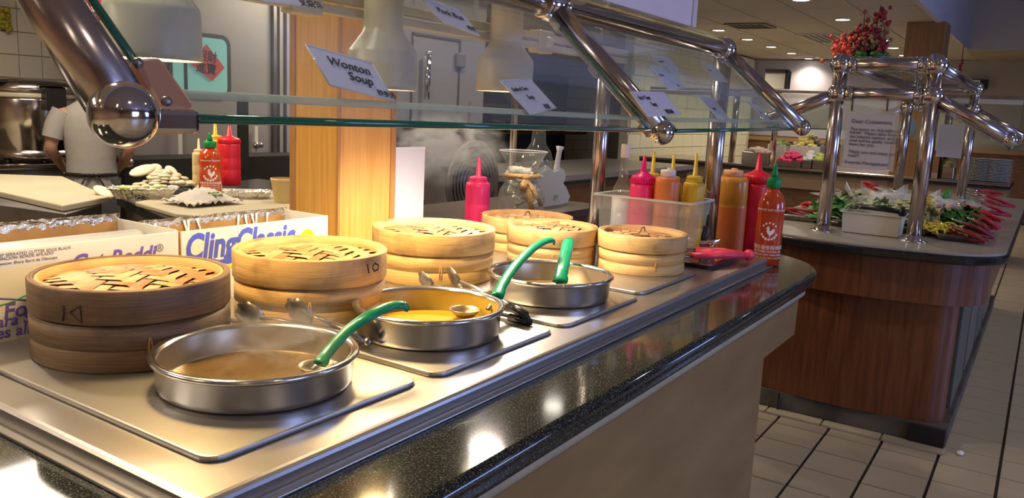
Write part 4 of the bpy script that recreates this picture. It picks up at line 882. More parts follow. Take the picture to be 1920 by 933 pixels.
for k, (x, y) in enumerate(((268, 331), (288, 322), (322, 330), (195, 350))):
    p = Vector(kb(x, y+14)); b = MB(); b.sphere((0, 0, 0), .07, 14, 8, (1.2, .6, .22)); o = b.build('flat_bun', mat('ivory_bun', (.66, .60, .42), .55)); o.location = (p.x, p.y, ZB+((.08, .06, .07)[k] if k < 3 else .012)); o.rotation_euler = (.5*(k < 3), -.3, .5*k)
    tag(o, ['flat ivory bun resting on the wrapper heap, left one', 'flat ivory bun tilted up at the top of the wrapper heap', 'flat ivory bun on the right side of the wrapper heap', 'flat ivory bun lying between the board and the left foil pan'][k], 'bun', 'flat buns in the kitchen')
# paper towel with greens
p = Vector(kb(380, 382)); n = 18; vs = []
for i in range(n):
    for j in range(n):
        u, v = i/(n-1)-.5, j/(n-1)-.5; q = math.hypot(u, v); vs.append((p.x+u*.30+random.uniform(-.005, .005), p.y+v*.24+random.uniform(-.005, .005), ZB+.004+max(0, .055*cos(min(q*3.1, 1.57)))+abs(.022*sin(u*23+v*11))+random.uniform(0, .005)))
pt_ = MB().add(vs, [(i*n+j, (i+1)*n+j, (i+1)*n+j+1, i*n+j+1) for i in range(n-1) for j in range(n-1)], True).build('paper_towel', mat('towel_paper', (.50, .46, .40), .8), solid=.002); tag(pt_, 'crumpled white paper towel with green bits on the kitchen board', 'paper towel')
b = MB()
for k in range(16): b.sphere((p.x+.03+random.uniform(-.035, .035), p.y-.07+random.uniform(-.02, .03), ZB+.055+random.uniform(-.012, .01)), .008, 6, 4, (1.2, 1, .5))
tag(b.build('chopped_greens', mat('chopped_green', (.22, .30, .08), .6)), 'green bits on the crumpled paper towel', 'food', None, 'stuff')
bs = kb(533, 379); s_ = ppm(bs); t = thing('plastic_tub', 'round tub of yellow sauce against the oak pillar', 'tub', bs)
MB().lathe([(18/s_, 0), (24/s_, 40/s_), (25/s_, 41/s_), (25/s_, 45/s_), (23/s_, 45/s_)], 32, caps=False).build('tub_wall', mat('frosted_tub', (.58, .42, .16), .35), t)
MB().lathe([(0, 34/s_), (22.5/s_, 34/s_)], 32, caps=False).build('sauce', mat('yellow_sauce', (.6, .36, .06), .4), t)
# rice warmer
bs = onz(58, 300, .9); s_ = ppm(bs); k = 1/s_
cw = thing('cooker_counter', 'steel counter under the rice warmer', 'counter', (bs.x, bs.y, 0)); MB().box((-.4, .1, .43), (1.6, .8, .86)).build('cabinet_body', dsteel, cw); MB().box((-.4, .1, .88), (1.64, .86, .04)).build('worktop', satin, cw, bevel=.01)
rw = thing('rice_warmer', 'big round steel rice warmer with black handle at the left edge', 'rice warmer', bs)
R0 = 80*k
MB().lathe([(R0*.96, 8*k), (R0, 12*k), (R0, 112*k), (R0*.99, 116*k)], 64).build('drum', mat('mirror_drum_steel', (.6, .58, .55), .13, 1), rw)
MB().lathe([(R0*1.01, 8*k), (R0*1.02, 12*k), (R0*1.02, 22*k), (R0, 23*k)], 64).build('base_band', satin, rw)
MB().lathe([(R0, 116*k), (R0*1.01, 118*k), (R0*1.01, 124*k), (R0*.99, 125*k)], 64).build('cream_band', cream, rw)
MB().lathe([(R0*1.03, 125*k), (R0*1.05, 128*k), (R0*1.05, 138*k), (R0*.96, 143*k), (R0*.5, 150*k), (0, 152*k)], 64).build('lid', satin, rw)
vd = Vector((-bs.x, -bs.y, 0)).normalized(); sd2 = Vector((vd.y, -vd.x, 0)); 
if sd2.dot(r2) < 0: sd2 = -sd2
c = vd*R0*.93+sd2*R0*.48; MB().box((c.x, c.y, 116*k), (34*k, 34*k, 42*k)).build('handle_block', blackp, rw, bevel=.01); MB().box((c.x, c.y, 140*k), (44*k, 44*k, 5*k)).build('handle_cap', blackp, rw, bevel=.004)
c = vd*R0*.8-sd2*R0*.75; MB().box((c.x, c.y, 143*k), (50*k, 50*k, 5*k)).build('handle_cap', blackp, rw, bevel=.004)
for s2 in (-.5, .3, .9): c = sd2*R0*s2*.9+vd*R0*math.sqrt(1-min(.81*s2*s2, 1))*.8; MB().lathe([(.03, 0), (.025, 9*k)], 12, Matrix.Translation((c.x, c.y, 0))).build('foot', blackp, rw)
# kitchen steel wall units seen through the glass
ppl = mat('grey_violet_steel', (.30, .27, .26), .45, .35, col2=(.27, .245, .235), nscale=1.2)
K6 = 6.0; x0, x1 = ony(246, 100, K6).x, ony(545, 100, K6).x
ku = thing('steel_cabinet', 'wide grey steel cabinet with a rounded teal window, left of the oak pillar', 'cabinet', ((x0+x1)/2, K6+.3, 0))
MB().box(((x0+x1)/2+.1, K6+.3, 1.55), (x1-x0+.2, .6, 2.1)).build('cabinet_body', ppl, ku, True)
xa, xb = ony(313, 100, K6).x, ony(430, 120, K6).x; za, zb_ = ony(400, 184, K6).z, ony(400, 64, K6).z
def rr(x0, x1, z0, z1, r_, y, n=6):
    P_ = []
    for cx_, cz, a0 in ((x1-r_, z1-r_, 0), (x0+r_, z1-r_, 90), (x0+r_, z0+r_, 180), (x1-r_, z0+r_, 270)): P_ += [(cx_+r_*cos(R(a0+90*k/n)), y, cz+r_*sin(R(a0+90*k/n))) for k in range(n+1)]
    return P_
q1, q2 = rr(xa, xb, za, zb_, .09, K6-.02), rr(xa+.035, xb-.035, za+.035, zb_-.035, .06, K6-.02); m_ = len(q1)
MB().add([*q1, *q2, *[(x, y+.03, z) for x, y, z in q1]], [(k, (k+1) % m_, m_+(k+1) % m_, m_+k) for k in range(m_)]+[(k, (k+1) % m_, 2*m_+(k+1) % m_, 2*m_+k) for k in range(m_)]).build('window_gasket', mat('dark_gasket', (.04, .035, .03), .5), ku, True)
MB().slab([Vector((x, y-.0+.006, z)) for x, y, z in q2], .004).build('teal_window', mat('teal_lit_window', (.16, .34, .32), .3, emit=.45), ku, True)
xm = ony(345, 120, K6).x; MB().box((xm, K6-.012, (za+zb_)/2), (.03, .02, zb_-za)).build('window_bar', mat('dark_gasket', (.04, .035, .03), .5), ku, True)
dm = thing('red_diamond_sign', 'red diamond paper with black Chinese characters on the teal window', 'sign', ony(389, 118, K6-.03))
dq = [ony(x, y, K6-.03) for x, y in ((355, 118), (398, 152), (421, 127), (387, 83))]; MB().slab(dq, .003).build('paper', mat('red_festive_paper', (.42, .06, .055), .7), dm, True)
c0 = ony(388, 118, K6-.0345); text('brush_characters', '招財\n進寶', .10, ink, (c0.x, K6-.0345, c0.z+.02), (1, 0, -.1), (0, 0, 1), dm, 'CENTER', 0, .0004, bold=.001)
for x, lab in ((511, 'a'), (522, 'b'), (535, 'c')):
    xx = ony(x, 100, K6).x; MB().box((xx, K6-.02, 1.7), (.035, .04, 1.9)).build('door_frame_bar', [dsteel, ppl, mat('violet_grey_bar', (.22, .2, .24), .4)][(x-511)//11 % 3], ku, True)
for x, y0, y1 in ((337, 232, 312), (240, 262, 280), (480, 236, 318)):
    A, B_ = ony(x, y0, K6-.05), ony(x, y1, K6-.05); MB().box((A.x, K6-.05, (A.z+B_.z)/2), (.035, .01, A.z-B_.z)).build('pale_strip', mat('pale_strip', (.5, .47, .42), .4), ku, True)
c0 = ony(480, 272, K6-.09); MB().sphere(tuple(c0), .032, 16, 10).build('knob', satin, ku, True); MB().sphere((c0.x+.05, c0.y, c0.z), .026, 16, 10).build('knob', satin, ku, True)
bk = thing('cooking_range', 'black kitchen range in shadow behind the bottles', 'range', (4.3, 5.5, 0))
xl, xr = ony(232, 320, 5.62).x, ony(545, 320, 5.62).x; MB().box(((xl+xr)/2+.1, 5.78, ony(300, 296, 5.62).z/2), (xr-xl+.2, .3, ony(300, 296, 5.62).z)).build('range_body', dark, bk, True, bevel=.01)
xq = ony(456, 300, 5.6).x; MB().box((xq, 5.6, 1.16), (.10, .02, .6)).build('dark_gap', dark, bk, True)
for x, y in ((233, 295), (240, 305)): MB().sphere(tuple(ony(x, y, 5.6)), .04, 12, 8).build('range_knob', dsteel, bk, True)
# right-hand units: refrigerator door, recess, switch plate, fan
K4 = 3.62; x0, x1 = ony(742, 100, K4).x-.25, ony(910, 100, K4).x
ru = thing('refrigerator', 'grey steel refrigerator seen through the guard glass right of the oak pillar', 'refrigerator', ((x0+x1)/2, K4+.35, 0))
zl = ony(800, 232, K4).z
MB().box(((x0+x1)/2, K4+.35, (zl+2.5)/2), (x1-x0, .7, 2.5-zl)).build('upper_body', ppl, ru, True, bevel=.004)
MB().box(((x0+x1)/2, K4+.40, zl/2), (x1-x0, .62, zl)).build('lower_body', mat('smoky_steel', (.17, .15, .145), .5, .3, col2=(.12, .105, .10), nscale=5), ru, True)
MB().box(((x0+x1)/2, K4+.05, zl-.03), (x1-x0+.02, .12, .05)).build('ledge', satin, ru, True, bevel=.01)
da, db = ony(773, 62, K4), ony(862, 76, K4)
for c_, s_ in ((((da.x+db.x)/2, K4-.003, da.z), (db.x-da.x, .012, .014)), ((da.x, K4-.003, da.z-.5), (.014, .012, 1.0)), ((db.x, K4-.003, db.z-.25), (.014, .012, .5))): MB().box(c_, s_).build('door_seal', mat('dark_seal', (.07, .06, .06), .6), ru, True)
hq = ony(860, 113, K4); MB().box((hq.x, K4-.015, hq.z), (.10, .03, .10)).build('hinge', mat('hinge_grey', (.13, .11, .10), .5), ru, True, bevel=.01)
A, B_ = ony(803, 100, K4-.06), ony(801, 186, K4-.06); MB().tube([A, (A.x, A.y, B_.z)], .022, 16).build('door_handle', chrome, ru, True); MB().sphere(tuple(A), .026, 14, 8).build('handle_tip', chrome, ru, True)
sw = thing('switch_plate', 'beige switch plate on the dark steel below the guard glass', 'switch', ony(840, 284, K4+.08)); q = ony(840, 284, K4+.08); MB().box((q.x, K4+.083, q.z), (.20, .012, .115)).build('plate', mat('beige_plate', (.42, .36, .22), .5), sw, True, bevel=.003)
MB().box((q.x-.04, K4+.074, q.z), (.05, .012, .06)).build('switch', mat('beige_switch', (.34, .29, .18), .5), sw, True, bevel=.003)
fr_ = MB().box((ony(878, 330, K4).x, K4+.03, .95), (.05, .1, 1.1)).build('side_frame', ppl, ru, True)
fc = ony(886, 342, 3.3); fn = thing('round_fan', 'big round slotted fan guard behind the pink bottle', 'fan', (fc.x, 3.3, fc.z)); Fm = Matrix.Rotation(pi/2, 4, 'X') @ Matrix.Rotation(0, 4, 'Z')
MB().lathe([(0, -.02), (.28, -.02), (.295, 0), (.29, .02), (0, .022)], 56, Matrix.Rotation(pi/2, 4, 'X')).build('guard_disc', mat('fan_grey', (.16, .145, .14), .4, .5), fn)
for r_ in (.11, .145, .18, .215, .25):
    for k in range(3):
        a0 = k*2*pi/3+r_; b = MB(); b.tube([((r_)*cos(a0+i*.15), -.024, (r_)*sin(a0+i*.15)) for i in range(12)], .005, 6); b.build('slot', dark, fn)
st_ = MB().tube([(fc.x, 3.34, .02), (fc.x, 3.34, fc.z-.05)], .02, 12).build('stand', satin, fn, True); MB().lathe([(.18, 0), (.17, .02), (.03, .03)], 32, Matrix.Translation((fc.x, 3.34, 0))).build('stand_foot', satin, fn, True)
# background kitchen line on the right
kc = thing('back_kitchen_counter', 'far kitchen counter with pale top and brown front behind the scalloped card', 'counter', (7.2, 3.9, 0))
MB().box((7.4, 4.1, .88), (3.6, 1.2, .05)).build('worktop', mat('grey_top', (.30, .28, .26), .3, .3), kc, True); MB().box((7.4, 4.1, .84), (3.62, 1.22, .03)).build('black_edge', dark, kc, True); MB().box((7.4, 4.12, .42), (3.5, 1.15, .8)).build('front_panel', mid_w, kc, True)
dk = mat('dark_kitchen_unit', (.035, .03, .028), .5)
kd = thing('dark_shelving', 'dark kitchen shelving behind the tub of bottles', 'shelving', (7.4, 6.3, 0))
MB().box((8.6, 6.45, 1.0), (5.0, .2, 2.0)).build('back_panel', dk, kd, True)
for z in (1.15, 1.5): MB().box((8.6, 6.14, z), (4.9, .4, .035)).build('shelf', satin, kd, True)
for x, wd2, hh3, mm in ((5.7, .5, .28, dsteel), (6.5, .7, .3, mat('olive_crock', (.2, .18, .11), .5)), (7.4, .35, .22, blackp), (8.0, .4, .3, cream), (8.6, .5, .25, dsteel), (9.3, .5, .3, cream)):
    pass
pots_k = (('stock_pot', 'dull steel stock pot on the dark kitchen shelving', 6.3, .16, .26, dsteel), ('olive_crock', 'olive crock on the dark kitchen shelving', 7.1, .2, .24, mat('olive_crock', (.2, .18, .11), .5)), ('white_bucket', 'white bucket on the dark kitchen shelving', 8.1, .17, .26, cream), ('black_bucket', 'black bucket right of the white bucket on the shelving', 8.7, .15, .22, blackp))
for nm, lb, x, r_, h_, mm in pots_k:
    t = thing(nm, lb, 'container', (x, 6.05, 1.168)); MB().lathe([(r_*.85, 0), (r_, h_*.9), (r_*1.05, h_*.92), (r_*1.05, h_), (r_*.95, h_)], 28).build('body', mm, t)
    MB().tube([(-r_, 0, h_*.7), (-r_*.8, -r_*.7, h_*.62), (0, -r_*1.08, h_*.55), (r_*.8, -r_*.7, h_*.62), (r_, 0, h_*.7)], .006, 6).build('handle', satin, t)
xk = ony(962, 270, 3.8); pk = MB().tube([(xk.x, 3.8, .9), (xk.x, 3.8, 2.6)], .03, 14).build('pipe', satin); tag(pk, 'vertical steel pipe behind the round fan guard', 'pipe'); pk['category'] = 'pipe'
pk.data.transform(Matrix.Translation((0, .0, 0)))
t = thing('glass_carafe', 'rounded clear glass carafe right behind the money vase', 'carafe', (ony(1008, 300, 2.62).x, 2.62, ZS)); q = ony(1008, 305, 2.62).z-t.location.z
MB().lathe([(0, 0), (.06, 0), (.095, q*.35), (.07, q*.7), (.085, q*.85), (.10, q), (.08, q+.07), (.045, q+.12), (.04, q+.2)], 36, caps=False).build('glass', cg('carafe_glass', haze=.04), t)
bl = thing('back_ledge', 'dark steel ledge behind the main counter', 'counter', (2.9, 2.5, 0)); MB().box((3.0, 2.47, ZS-.021), (2.6, .66, .04)).build('ledge_top', mat('dark_ledge', (.07, .05, .04), .4), bl, True); MB().box((3.0, 2.5, .43), (2.5, .5, .84)).build('ledge_body', dsteel, bl, True)
t = thing('white_funnel', 'white plastic funnel leaning behind the scalloped card', 'funnel', (ony(1036, 330, 2.5).x, 2.5, ZS)); MB().lathe([(.05, .0), (.045, .08), (.018, .16), (.016, .30), (.026, .33)], 20, Matrix.Rotation(.22, 4, 'Y')).build('cone', mat('dim_white_plastic', (.42, .4, .38), .4), t)
# cook
def person():
    base = onz(150, 330, .9); f = O0+ray(170, 260)*5.5; X, Y = f.x, f.y
    t = thing('person', 'person in grey T-shirt with black apron strings, back turned, behind the rice warmer side', 'person', (X, Y, 0), math.atan2(-Y, -X)-pi/2); t.scale = (.9, .9, .9)
    sk = [('pelvis', (0, 0, .98), .155), ('waist', (0, 0, 1.10), .145), ('chest', (0, 0, 1.30), .165), ('neckb', (0, .01, 1.49), .075), ('neck', (0, -.01, 1.56), .055), ('head', (0, -.02, 1.64), .085), ('head2', (0, -.02, 1.72), .095), ('top', (0, -.02, 1.78), .06),
          ('shL', (-.19, 0, 1.44), .065), ('elL', (-.27, .02, 1.17), .046), ('wrL', (-.20, -.18, 1.02), .032), ('haL', (-.17, -.24, 1.0), .036),
          ('shR', (.19, 0, 1.44), .065), ('elR', (.27, .02, 1.17), .046), ('wrR', (.20, -.18, 1.02), .032), ('haR', (.17, -.24, 1.0), .036),
          ('hipL', (-.09, 0, .90), .09), ('knL', (-.10, -.01, .50), .062), ('anL', (-.10, .02, .10), .043), ('toL', (-.11, -.13, .035), .033),
          ('hipR', (.09, 0, .90), .09), ('knR', (.10, -.01, .50), .062), ('anR', (.10, .02, .10), .043), ('toR', (.11, -.13, .035), .033)]
    ix = {n: i for i, (n, _, _) in enumerate(sk)}
    ed = [('pelvis', 'waist'), ('waist', 'chest'), ('chest', 'neckb'), ('neckb', 'neck'), ('neck', 'head'), ('head', 'head2'), ('head2', 'top'), ('chest', 'shL'), ('shL', 'elL'), ('elL', 'wrL'), ('wrL', 'haL'), ('chest', 'shR'), ('shR', 'elR'), ('elR', 'wrR'), ('wrR', 'haR'), ('pelvis', 'hipL'), ('hipL', 'knL'), ('knL', 'anL'), ('anL', 'toL'), ('pelvis', 'hipR'), ('hipR', 'knR'), ('knR', 'anR'), ('anR', 'toR')]
    vs = [p for _, p, _ in sk]; rad = [r_ for _, _, r_ in sk]; es = [(ix[a], ix[b]) for a, b in ed]
    for s in (-1, 1):       # fingers
        w_ = Vector(sk[ix['haL' if s < 0 else 'haR']][1])
        for k in range(4):
            i0 = len(vs); off = Vector(((k-1.5)*.018, -.03, -.005)); vs += [tuple(w_+off), tuple(w_+off+Vector((0, -.035, -.012))), tuple(w_+off+Vector((0, -.05-.006*(k in (1, 2)), -.035)))]; rad += [.0095, .0085, .007]; es += [(ix['haL' if s < 0 else 'haR'], i0), (i0, i0+1), (i0+1, i0+2)]
        i0 = len(vs); vs += [tuple(w_+Vector((-s*.035, -.01, .0))), tuple(w_+Vector((-s*.045, -.04, -.012)))]; rad += [.0105, .0085]; es += [(ix['haL' if s < 0 else 'haR'], i0), (i0, i0+1)]
    me = bpy.data.meshes.new('body'); me.from_pydata(vs, es, []); o = bpy.data.objects.new('body', me); C.objects.link(o); o.parent = t
    md = o.modifiers.new('skin', 'SKIN'); md.use_smooth_shade = True
    for i, v in enumerate(me.skin_vertices[0].data): v.radius = (rad[i], rad[i]*(.72 if i in (0, 1, 2) else 1)); v.use_root = (i == 0)
    md = o.modifiers.new('sub', 'SUBSURF'); md.levels = 2; md.render_levels = 2
    me.materials.append(mat('person_skin', (.36, .19, .12), .5))
    gt_ = mat('grey_shirt_cloth', (.26, .235, .21), .85, bump=.4, bscale=14)
    def ell(prof, nm, m, c=(0, 0)):
        b = MB(); n = 36; vs = []
        for a, d, z in prof: vs += [(c[0]+a*cos(2*pi*k/n), c[1]+d*sin(2*pi*k/n)*(1+.03*sin(k*3+z*30)), z) for k in range(n)]
        b.add(vs, [(i*n+k, i*n+(k+1) % n, (i+1)*n+(k+1) % n, (i+1)*n+k) for i in range(len(prof)-1) for k in range(n)], True); b.build(nm, m, t); 
    ell([(.185, .15, .88), (.175, .14, 1.0), (.17, .135, 1.1), (.185, .14, 1.25), (.20, .14, 1.38), (.17, .12, 1.47), (.08, .08, 1.53)], 'shirt', gt_)
    for s in (-1, 1): MB().tube([(s*.17, 0, 1.44), (s*.225, .01, 1.34), (s*.25, .015, 1.25)], [.085, .078, .074], 16, caps=False).build('sleeve', gt_, t)
    ell([(.19, .155, .97), (.193, .158, .985), (.193, .158, .995), (.19, .155, 1.0)], 'apron_string', blackp)
    for s in (-1, 1): b = MB(); b.tube([(0, .16, .985), (s*.05, .175, .96), (s*.08, .17, .90)], .006, 6); b.sphere((s*.03, .17, .99), .018, 8, 6, (1.4, .5, .7)); b.build('apron_bow', blackp, t)
    for s in (-1, 1): MB().tube([(s*.085, 0, .95), (s*.095, -.005, .5), (s*.1, .02, .08)], [.115, .085, .075], 18).build('trouser_leg', mat('black_trousers', (.02, .02, .022), .8), t)
    MB().sphere((0, .005, 1.74), .112, 20, 12, (.9, 1, 1.0)).build('hair', mat('black_hair', (.012, .01, .01), .5), t)
    b = MB(); b.sphere((0, -.115, 1.665), .014, 8, 6, (.8, 1, 1.4))
    for s in (-1, 1): b.sphere((s*.088, -.015, 1.67), .02, 8, 6, (.4, .7, 1.2))
    b.build('face_features', mat('person_skin', (.36, .19, .12), .5), t)
    b = MB()
    for s in (-1, 1): b.sphere((s*.033, -.1, 1.685), .011, 8, 6)
    b.box((0, -.105, 1.625), (.045, .008, .008)); b.build('eyes_and_mouth', ink, t)
person()
rd = thing('festive_hanging', 'red and white festive hanging at the top left behind the guard arm', 'decoration', ony(178, 10, 5.6)); b = MB(); c0 = ony(178, 8, 5.6)
for k in range(90): b.sphere((c0.x+random.uniform(-.13, .10), 5.6+random.uniform(-.04, .04), c0.z+random.uniform(-.09, .22)), random.uniform(.012, .03), 6, 4)
b.build('red_petals', mat('festive_red', (.55, .03, .06), .6), rd, True); b = MB()
for k in range(26): b.sphere((c0.x+random.uniform(-.1, .1), 5.55, c0.z+random.uniform(-.14, .1)), random.uniform(.008, .016), 6, 4)
b.build('white_petals', white, rd, True)['kind'] = 'stuff'
g = thing('wall_ornament', 'gold and green ornament on the wall tiles at the left edge', 'decoration', ony(3, 36, 7.3)); b = MB(); c0 = ony(3, 36, 7.3)
for k in range(60): b.sphere((c0.x+random.uniform(-.1, .07), 7.3+random.uniform(-.03, .03), c0.z+random.uniform(-.09, .1)), random.uniform(.012, .03), 6, 4)
b.build('gold_petals', mat('ornament_gold', (.5, .28, .03), .5, col2=(.35, .4, .05), nscale=9), g, True)

# ------------------------------------------------------------------ island buffet
ZI = .92
il = thing('island_buffet', 'island buffet counter with red-brown wood front and dark-edged pale top', 'counter', (5.6, .68, 0))
def bowed(x0, x1, y0, y1, rf, bow, n=12):
    p = [(x1, y0)]
    p += [(x0+rf-rf*sin(a*pi/2/n), y0+rf-rf*cos(a*pi/2/n)) for a in range(n+1)]
    p += [(x0-bow*sin(pi*k/10), y0+rf+(y1-y0-2*rf)*k/10) for k in range(1, 10)]
    p += [(x0+rf-rf*cos(a*pi/2/n), y1-rf+rf*sin(a*pi/2/n)) for a in range(n+1)]
    return p+[(x1, y1)]
MB().prism(bowed(3.98, 7.9, .10, 1.32, .30, .05), ZI-.012, ZI).build('pale_top', mat('pale_laminate_top', (.30, .27, .23), .32, coat=.2), il, True, bevel=.002)
MB().prism(bowed(3.965, 7.91, .088, 1.332, .31, .05), ZI-.05, ZI-.0125).build('black_edge', mat('black_gloss_edge', (.012, .012, .012), .15), il, True, bevel=.008)
MB().prism(bowed(4.02, 7.85, .15, 1.27, .28, .045), ZI-.25, ZI-.051).build('apron', dark_w, il, True)
MB().prism(bowed(4.085, 7.8, .25, 1.20, .10, .04), .10, ZI-.251).build('body_panel', dark_w, il, True)
MB().prism(bowed(4.06, 7.8, .22, 1.22, .02, .0), .012, .10).build('kick_base', mat('grimy_kick_base', (.11, .095, .07), .6, col2=(.03, .025, .02), nscale=5), il, True)
for y in (.30, .98): MB().box((4.045, y, .055), (.012, .006 if y > .5 else .15, .085)).build('kick_joint', dark, il, True)
o0 = None
for k in range(4):
    MB().box((4.018, 1.16-.27*k, .006), (.075, .262, .012)).build('base_tile', tile_m, il, True, bevel=.002)
tealm = mat('teal_steel_side', (.12, .15, .15), .35, .7)
for k in range(4): MB().box((4.55+.75*k, .243, .42), (.6, .02, .56)).build('side_door', tealm if k % 2 == 0 else mat('grey_steel_side', (.2, .2, .2), .35, .8), il, True, bevel=.004)
ig = thing('island_sneeze_guard', 'chrome double-rail sneeze guard on the island buffet', 'sneeze guard', (4.26, .69, ZI))
y1, y2, zu, zlw = .905, .487, 1.745, 1.605; xb = 6.6
IA, IB = (4.262, y1), (4.255, y2)
for (x, y) in (IA, IB, (xb, y1), (xb, y2)):
    post(x, y, ZI, zu, .0335 if x < 5 else .032, ig)
    for z, r_ in ((zu, .052), (zlw, .05)): MB().sphere((x, y, z), r_, 28, 18).build('rail_ball', chrome, ig, True)
for z in (zu, zlw):
    for x in (4.258, xb):
        MB().tube([(x, y2, z), (x, y1, z)], .031, 28).build('cross_rail', satin, ig, True)
        for y, s_ in ((y2, 1), (y1, -1)): MB().lathe([(.036, 0), (.038, .004), (.036, .03), (.031, .034)], 28, Matrix.Translation((x, y+s_*.04, z)) @ Matrix.Rotation(-s_*pi/2, 4, 'X')).build('rail_collar', chrome, ig, True)
for y in (y1, y2): MB().tube([(4.26, y, zu), (xb, y, zu)], .031, 24).build('long_rail', satin, ig, True)
for (x, y, px, py, s_) in ((4.255, y2, 1893, 262, -1), (4.262, y1, 1437, 224, 1)):
    e = onx(px, py, x)
    for xx in (x, xb):
        a = Vector((xx, y, zlw)); b_ = Vector((xx, e.y, e.z)); o = MB().tube([a, b_], .029, 24).build('arm', satin, ig, True); MB().sphere(tuple(b_), .034, 20, 14).build('end_ball', chrome, o, True)
        MB().tube([a+Vector((0, s_*.01, -.035)), b_+Vector((0, 0, -.03))], .008, 8).build('edge_channel', chrome, o, True)
    MB().slab([Vector((x+.03, y+s_*.01, zlw-.045)), Vector((xb-.03, y+s_*.01, zlw-.045)), Vector((xb-.03, e.y, e.z-.04)), Vector((x+.03, e.y, e.z-.04))], .008).build('glass_pane', glass_m, ig, True)
    MB().tube([(x+.03, e.y, e.z-.04), (xb-.03, e.y, e.z-.04)], .005, 6).build('glass_edge', edge_m, ig, True)
MB().box(((4.26+xb)/2, (y1+y2)/2, zu+.035), (xb-4.26, y1-y2+.02, .008)).build('top_shelf_glass', glass_m, ig, True)
# hanging notices
def notice(px4, X, lines, label, pl4=None):
    pts = [onx(x, y, X) for x, y in px4]; t = thing('hanging_notice', label, 'sign', sum(pts, Vector())/4, 0)
    MB().slab(pts, .002).build('paper', mat('notice_paper', (.52, .49, .50), .6), t, True)
    if pl4:
        q = [onx(x, y, X+.004) for x, y in pl4]; MB().slab(q, .0015).build('plastic_sleeve', mat('crinkled_sleeve', (.7, .68, .6), .15, alpha=.35, bump=.5, bscale=20), t, True)
        for x in (1601, 1667): a, b_ = onx(x-4, 208, X), onx(x, 160, X); MB().tube([a, a.lerp(b_, .5), (X+.0, b_.y, zlw+.03)], .0035, 6).build('hanging_loop', mat('brown_tie', (.08, .05, .035), .6), t, True)
    ux = (pts[1]-pts[0]); uy = (pts[0]-pts[3])
    for s, fx, fy, sz in lines: text('printed_line', s, sz, mat('notice_ink', (.10, .08, .09), .7), pts[0]+ux*fx-uy*fy+Vector((-.003, 0, 0)), ux, uy, t, th=.0003)
    return t
notice([(1588, 212), (1678, 216), (1663, 318), (1579, 312)], 4.235, [('Dear Customers,', .12, .17, .026), ('The items on this table are', .1, .31, .0215), ('RAW!  Please take them to', .1, .38, .0215), ('the hibachi station, and the', .1, .45, .0215), ('chef will be gladly cooking', .1, .52, .0215), ('them for you.', .1, .59, .0215), ('Thank you and enjoy your', .1, .73, .0215), ('meal!!', .1, .80, .0215), ('Kwando Management', .04, .93, .0225)],
       'printed notice beginning Dear Customers, hanging in a plastic sleeve', [(1582, 180), (1690, 186), (1674, 322), (1574, 314)])
notice([(1762, 232), (1806, 236), (1802, 297), (1754, 293)], 5.4, [], 'plain lilac notice hanging right of the island front post')
# front pan with black tongs
pn = pan(4.30, 4.46, .555, .83, ZI+.001, .105, 'deep steel pan at the front of the island with black tongs across it', mat('pale_satin_pan', (.62, .59, .50), .45, .15), 'pan', 'deep_pan', .008)
tongs([(4.36, .80, ZI+.128), (4.34, .77, ZI+.128)], (4.34, .56, ZI+.125), 'black tongs lying across the deep steel pan', blackp, 1.0, steelfrac=.12, wid=.020)
# trays, greens and cut vegetables
def heap(cx_, cy_, ax, ay, h, n, kind, m, name, label, z=ZI+.03, sz=.03):
    b = MB()
    for k in range(n):
        q = math.sqrt(random.random()); a = random.uniform(0, 6.28); x, y = cx_+ax*q*cos(a), cy_+ay*q*sin(a); zz = z+h*(1-q*q)*random.uniform(.6, 1)
        if kind == 'leaf':
            u = Vector((random.uniform(-1, 1), random.uniform(-1, 1), random.uniform(-.1, .5))).normalized(); v = u.cross(Vector((random.uniform(-.4, .4), random.uniform(-.4, .4), 1))).normalized(); c = Vector((x, y, zz)); s_ = sz*random.uniform(.7, 1.4); w_ = u.cross(v)*s_*.25
            b.add([tuple(c-u*s_), tuple(c-u*s_*.3+v*s_*.45+w_), tuple(c+u*s_*.5+v*s_*.35+w_), tuple(c+u*s_), tuple(c+u*s_*.5-v*s_*.35+w_), tuple(c-u*s_*.3-v*s_*.45+w_), tuple(c)], [(0, 1, 6), (1, 2, 6), (2, 3, 6), (3, 4, 6), (4, 5, 6), (5, 0, 6)], True)
        elif kind == 'strip':
            d_ = Vector((random.uniform(-1, 1), random.uniform(-1, 1), random.uniform(-.3, .3))).normalized()*sz*1.3; c = Vector((x, y, zz)); b.tube([c-d_, c+Vector((0, 0, sz*.3)), c+d_], sz*.16, 5)
        else: b.sphere((x, y, zz), sz*random.uniform(.5, .9), 7, 5, (1, 1, .6))
    return tag(b.build(name, m), label, 'food', None, 'stuff')
def itray(x0, x1, y0, y1, label, h=.03): return pan(x0, x1, y0, y1, ZI+.001, h, label, satin, 'tray', 'food_tray', .01, group='food trays on the island')
itray(4.55, 4.95, 1.0, 1.24, 'food tray at the left end of the island under red tongs'); itray(4.52, 5.0, .72, .98, 'food tray of lettuce behind the left island post'); itray(4.52, 5.0, .44, .70, 'food tray of pale cabbage behind the deep pan', ); itray(4.42, 4.9, .20, .42, 'food tray at the right front of the island with yellow peppers')
itray(5.05, 5.5, .74, 1.2, 'food tray in the second row of the island, left'); itray(5.05, 5.5, .24, .72, 'food tray in the second row of the island, right')
lg = mat('fresh_green_leaf', (.07, .24, .05), .45, col2=(.16, .36, .12), nscale=9); dg = mat('dark_green_leaf', (.02, .10, .015), .35, col2=(.05, .16, .02), nscale=9)
heap(4.75, .96, .19, .13, .11, 150, 'leaf', lg, 'spinach', 'heap of fresh green leaves behind the left island post', sz=.05)
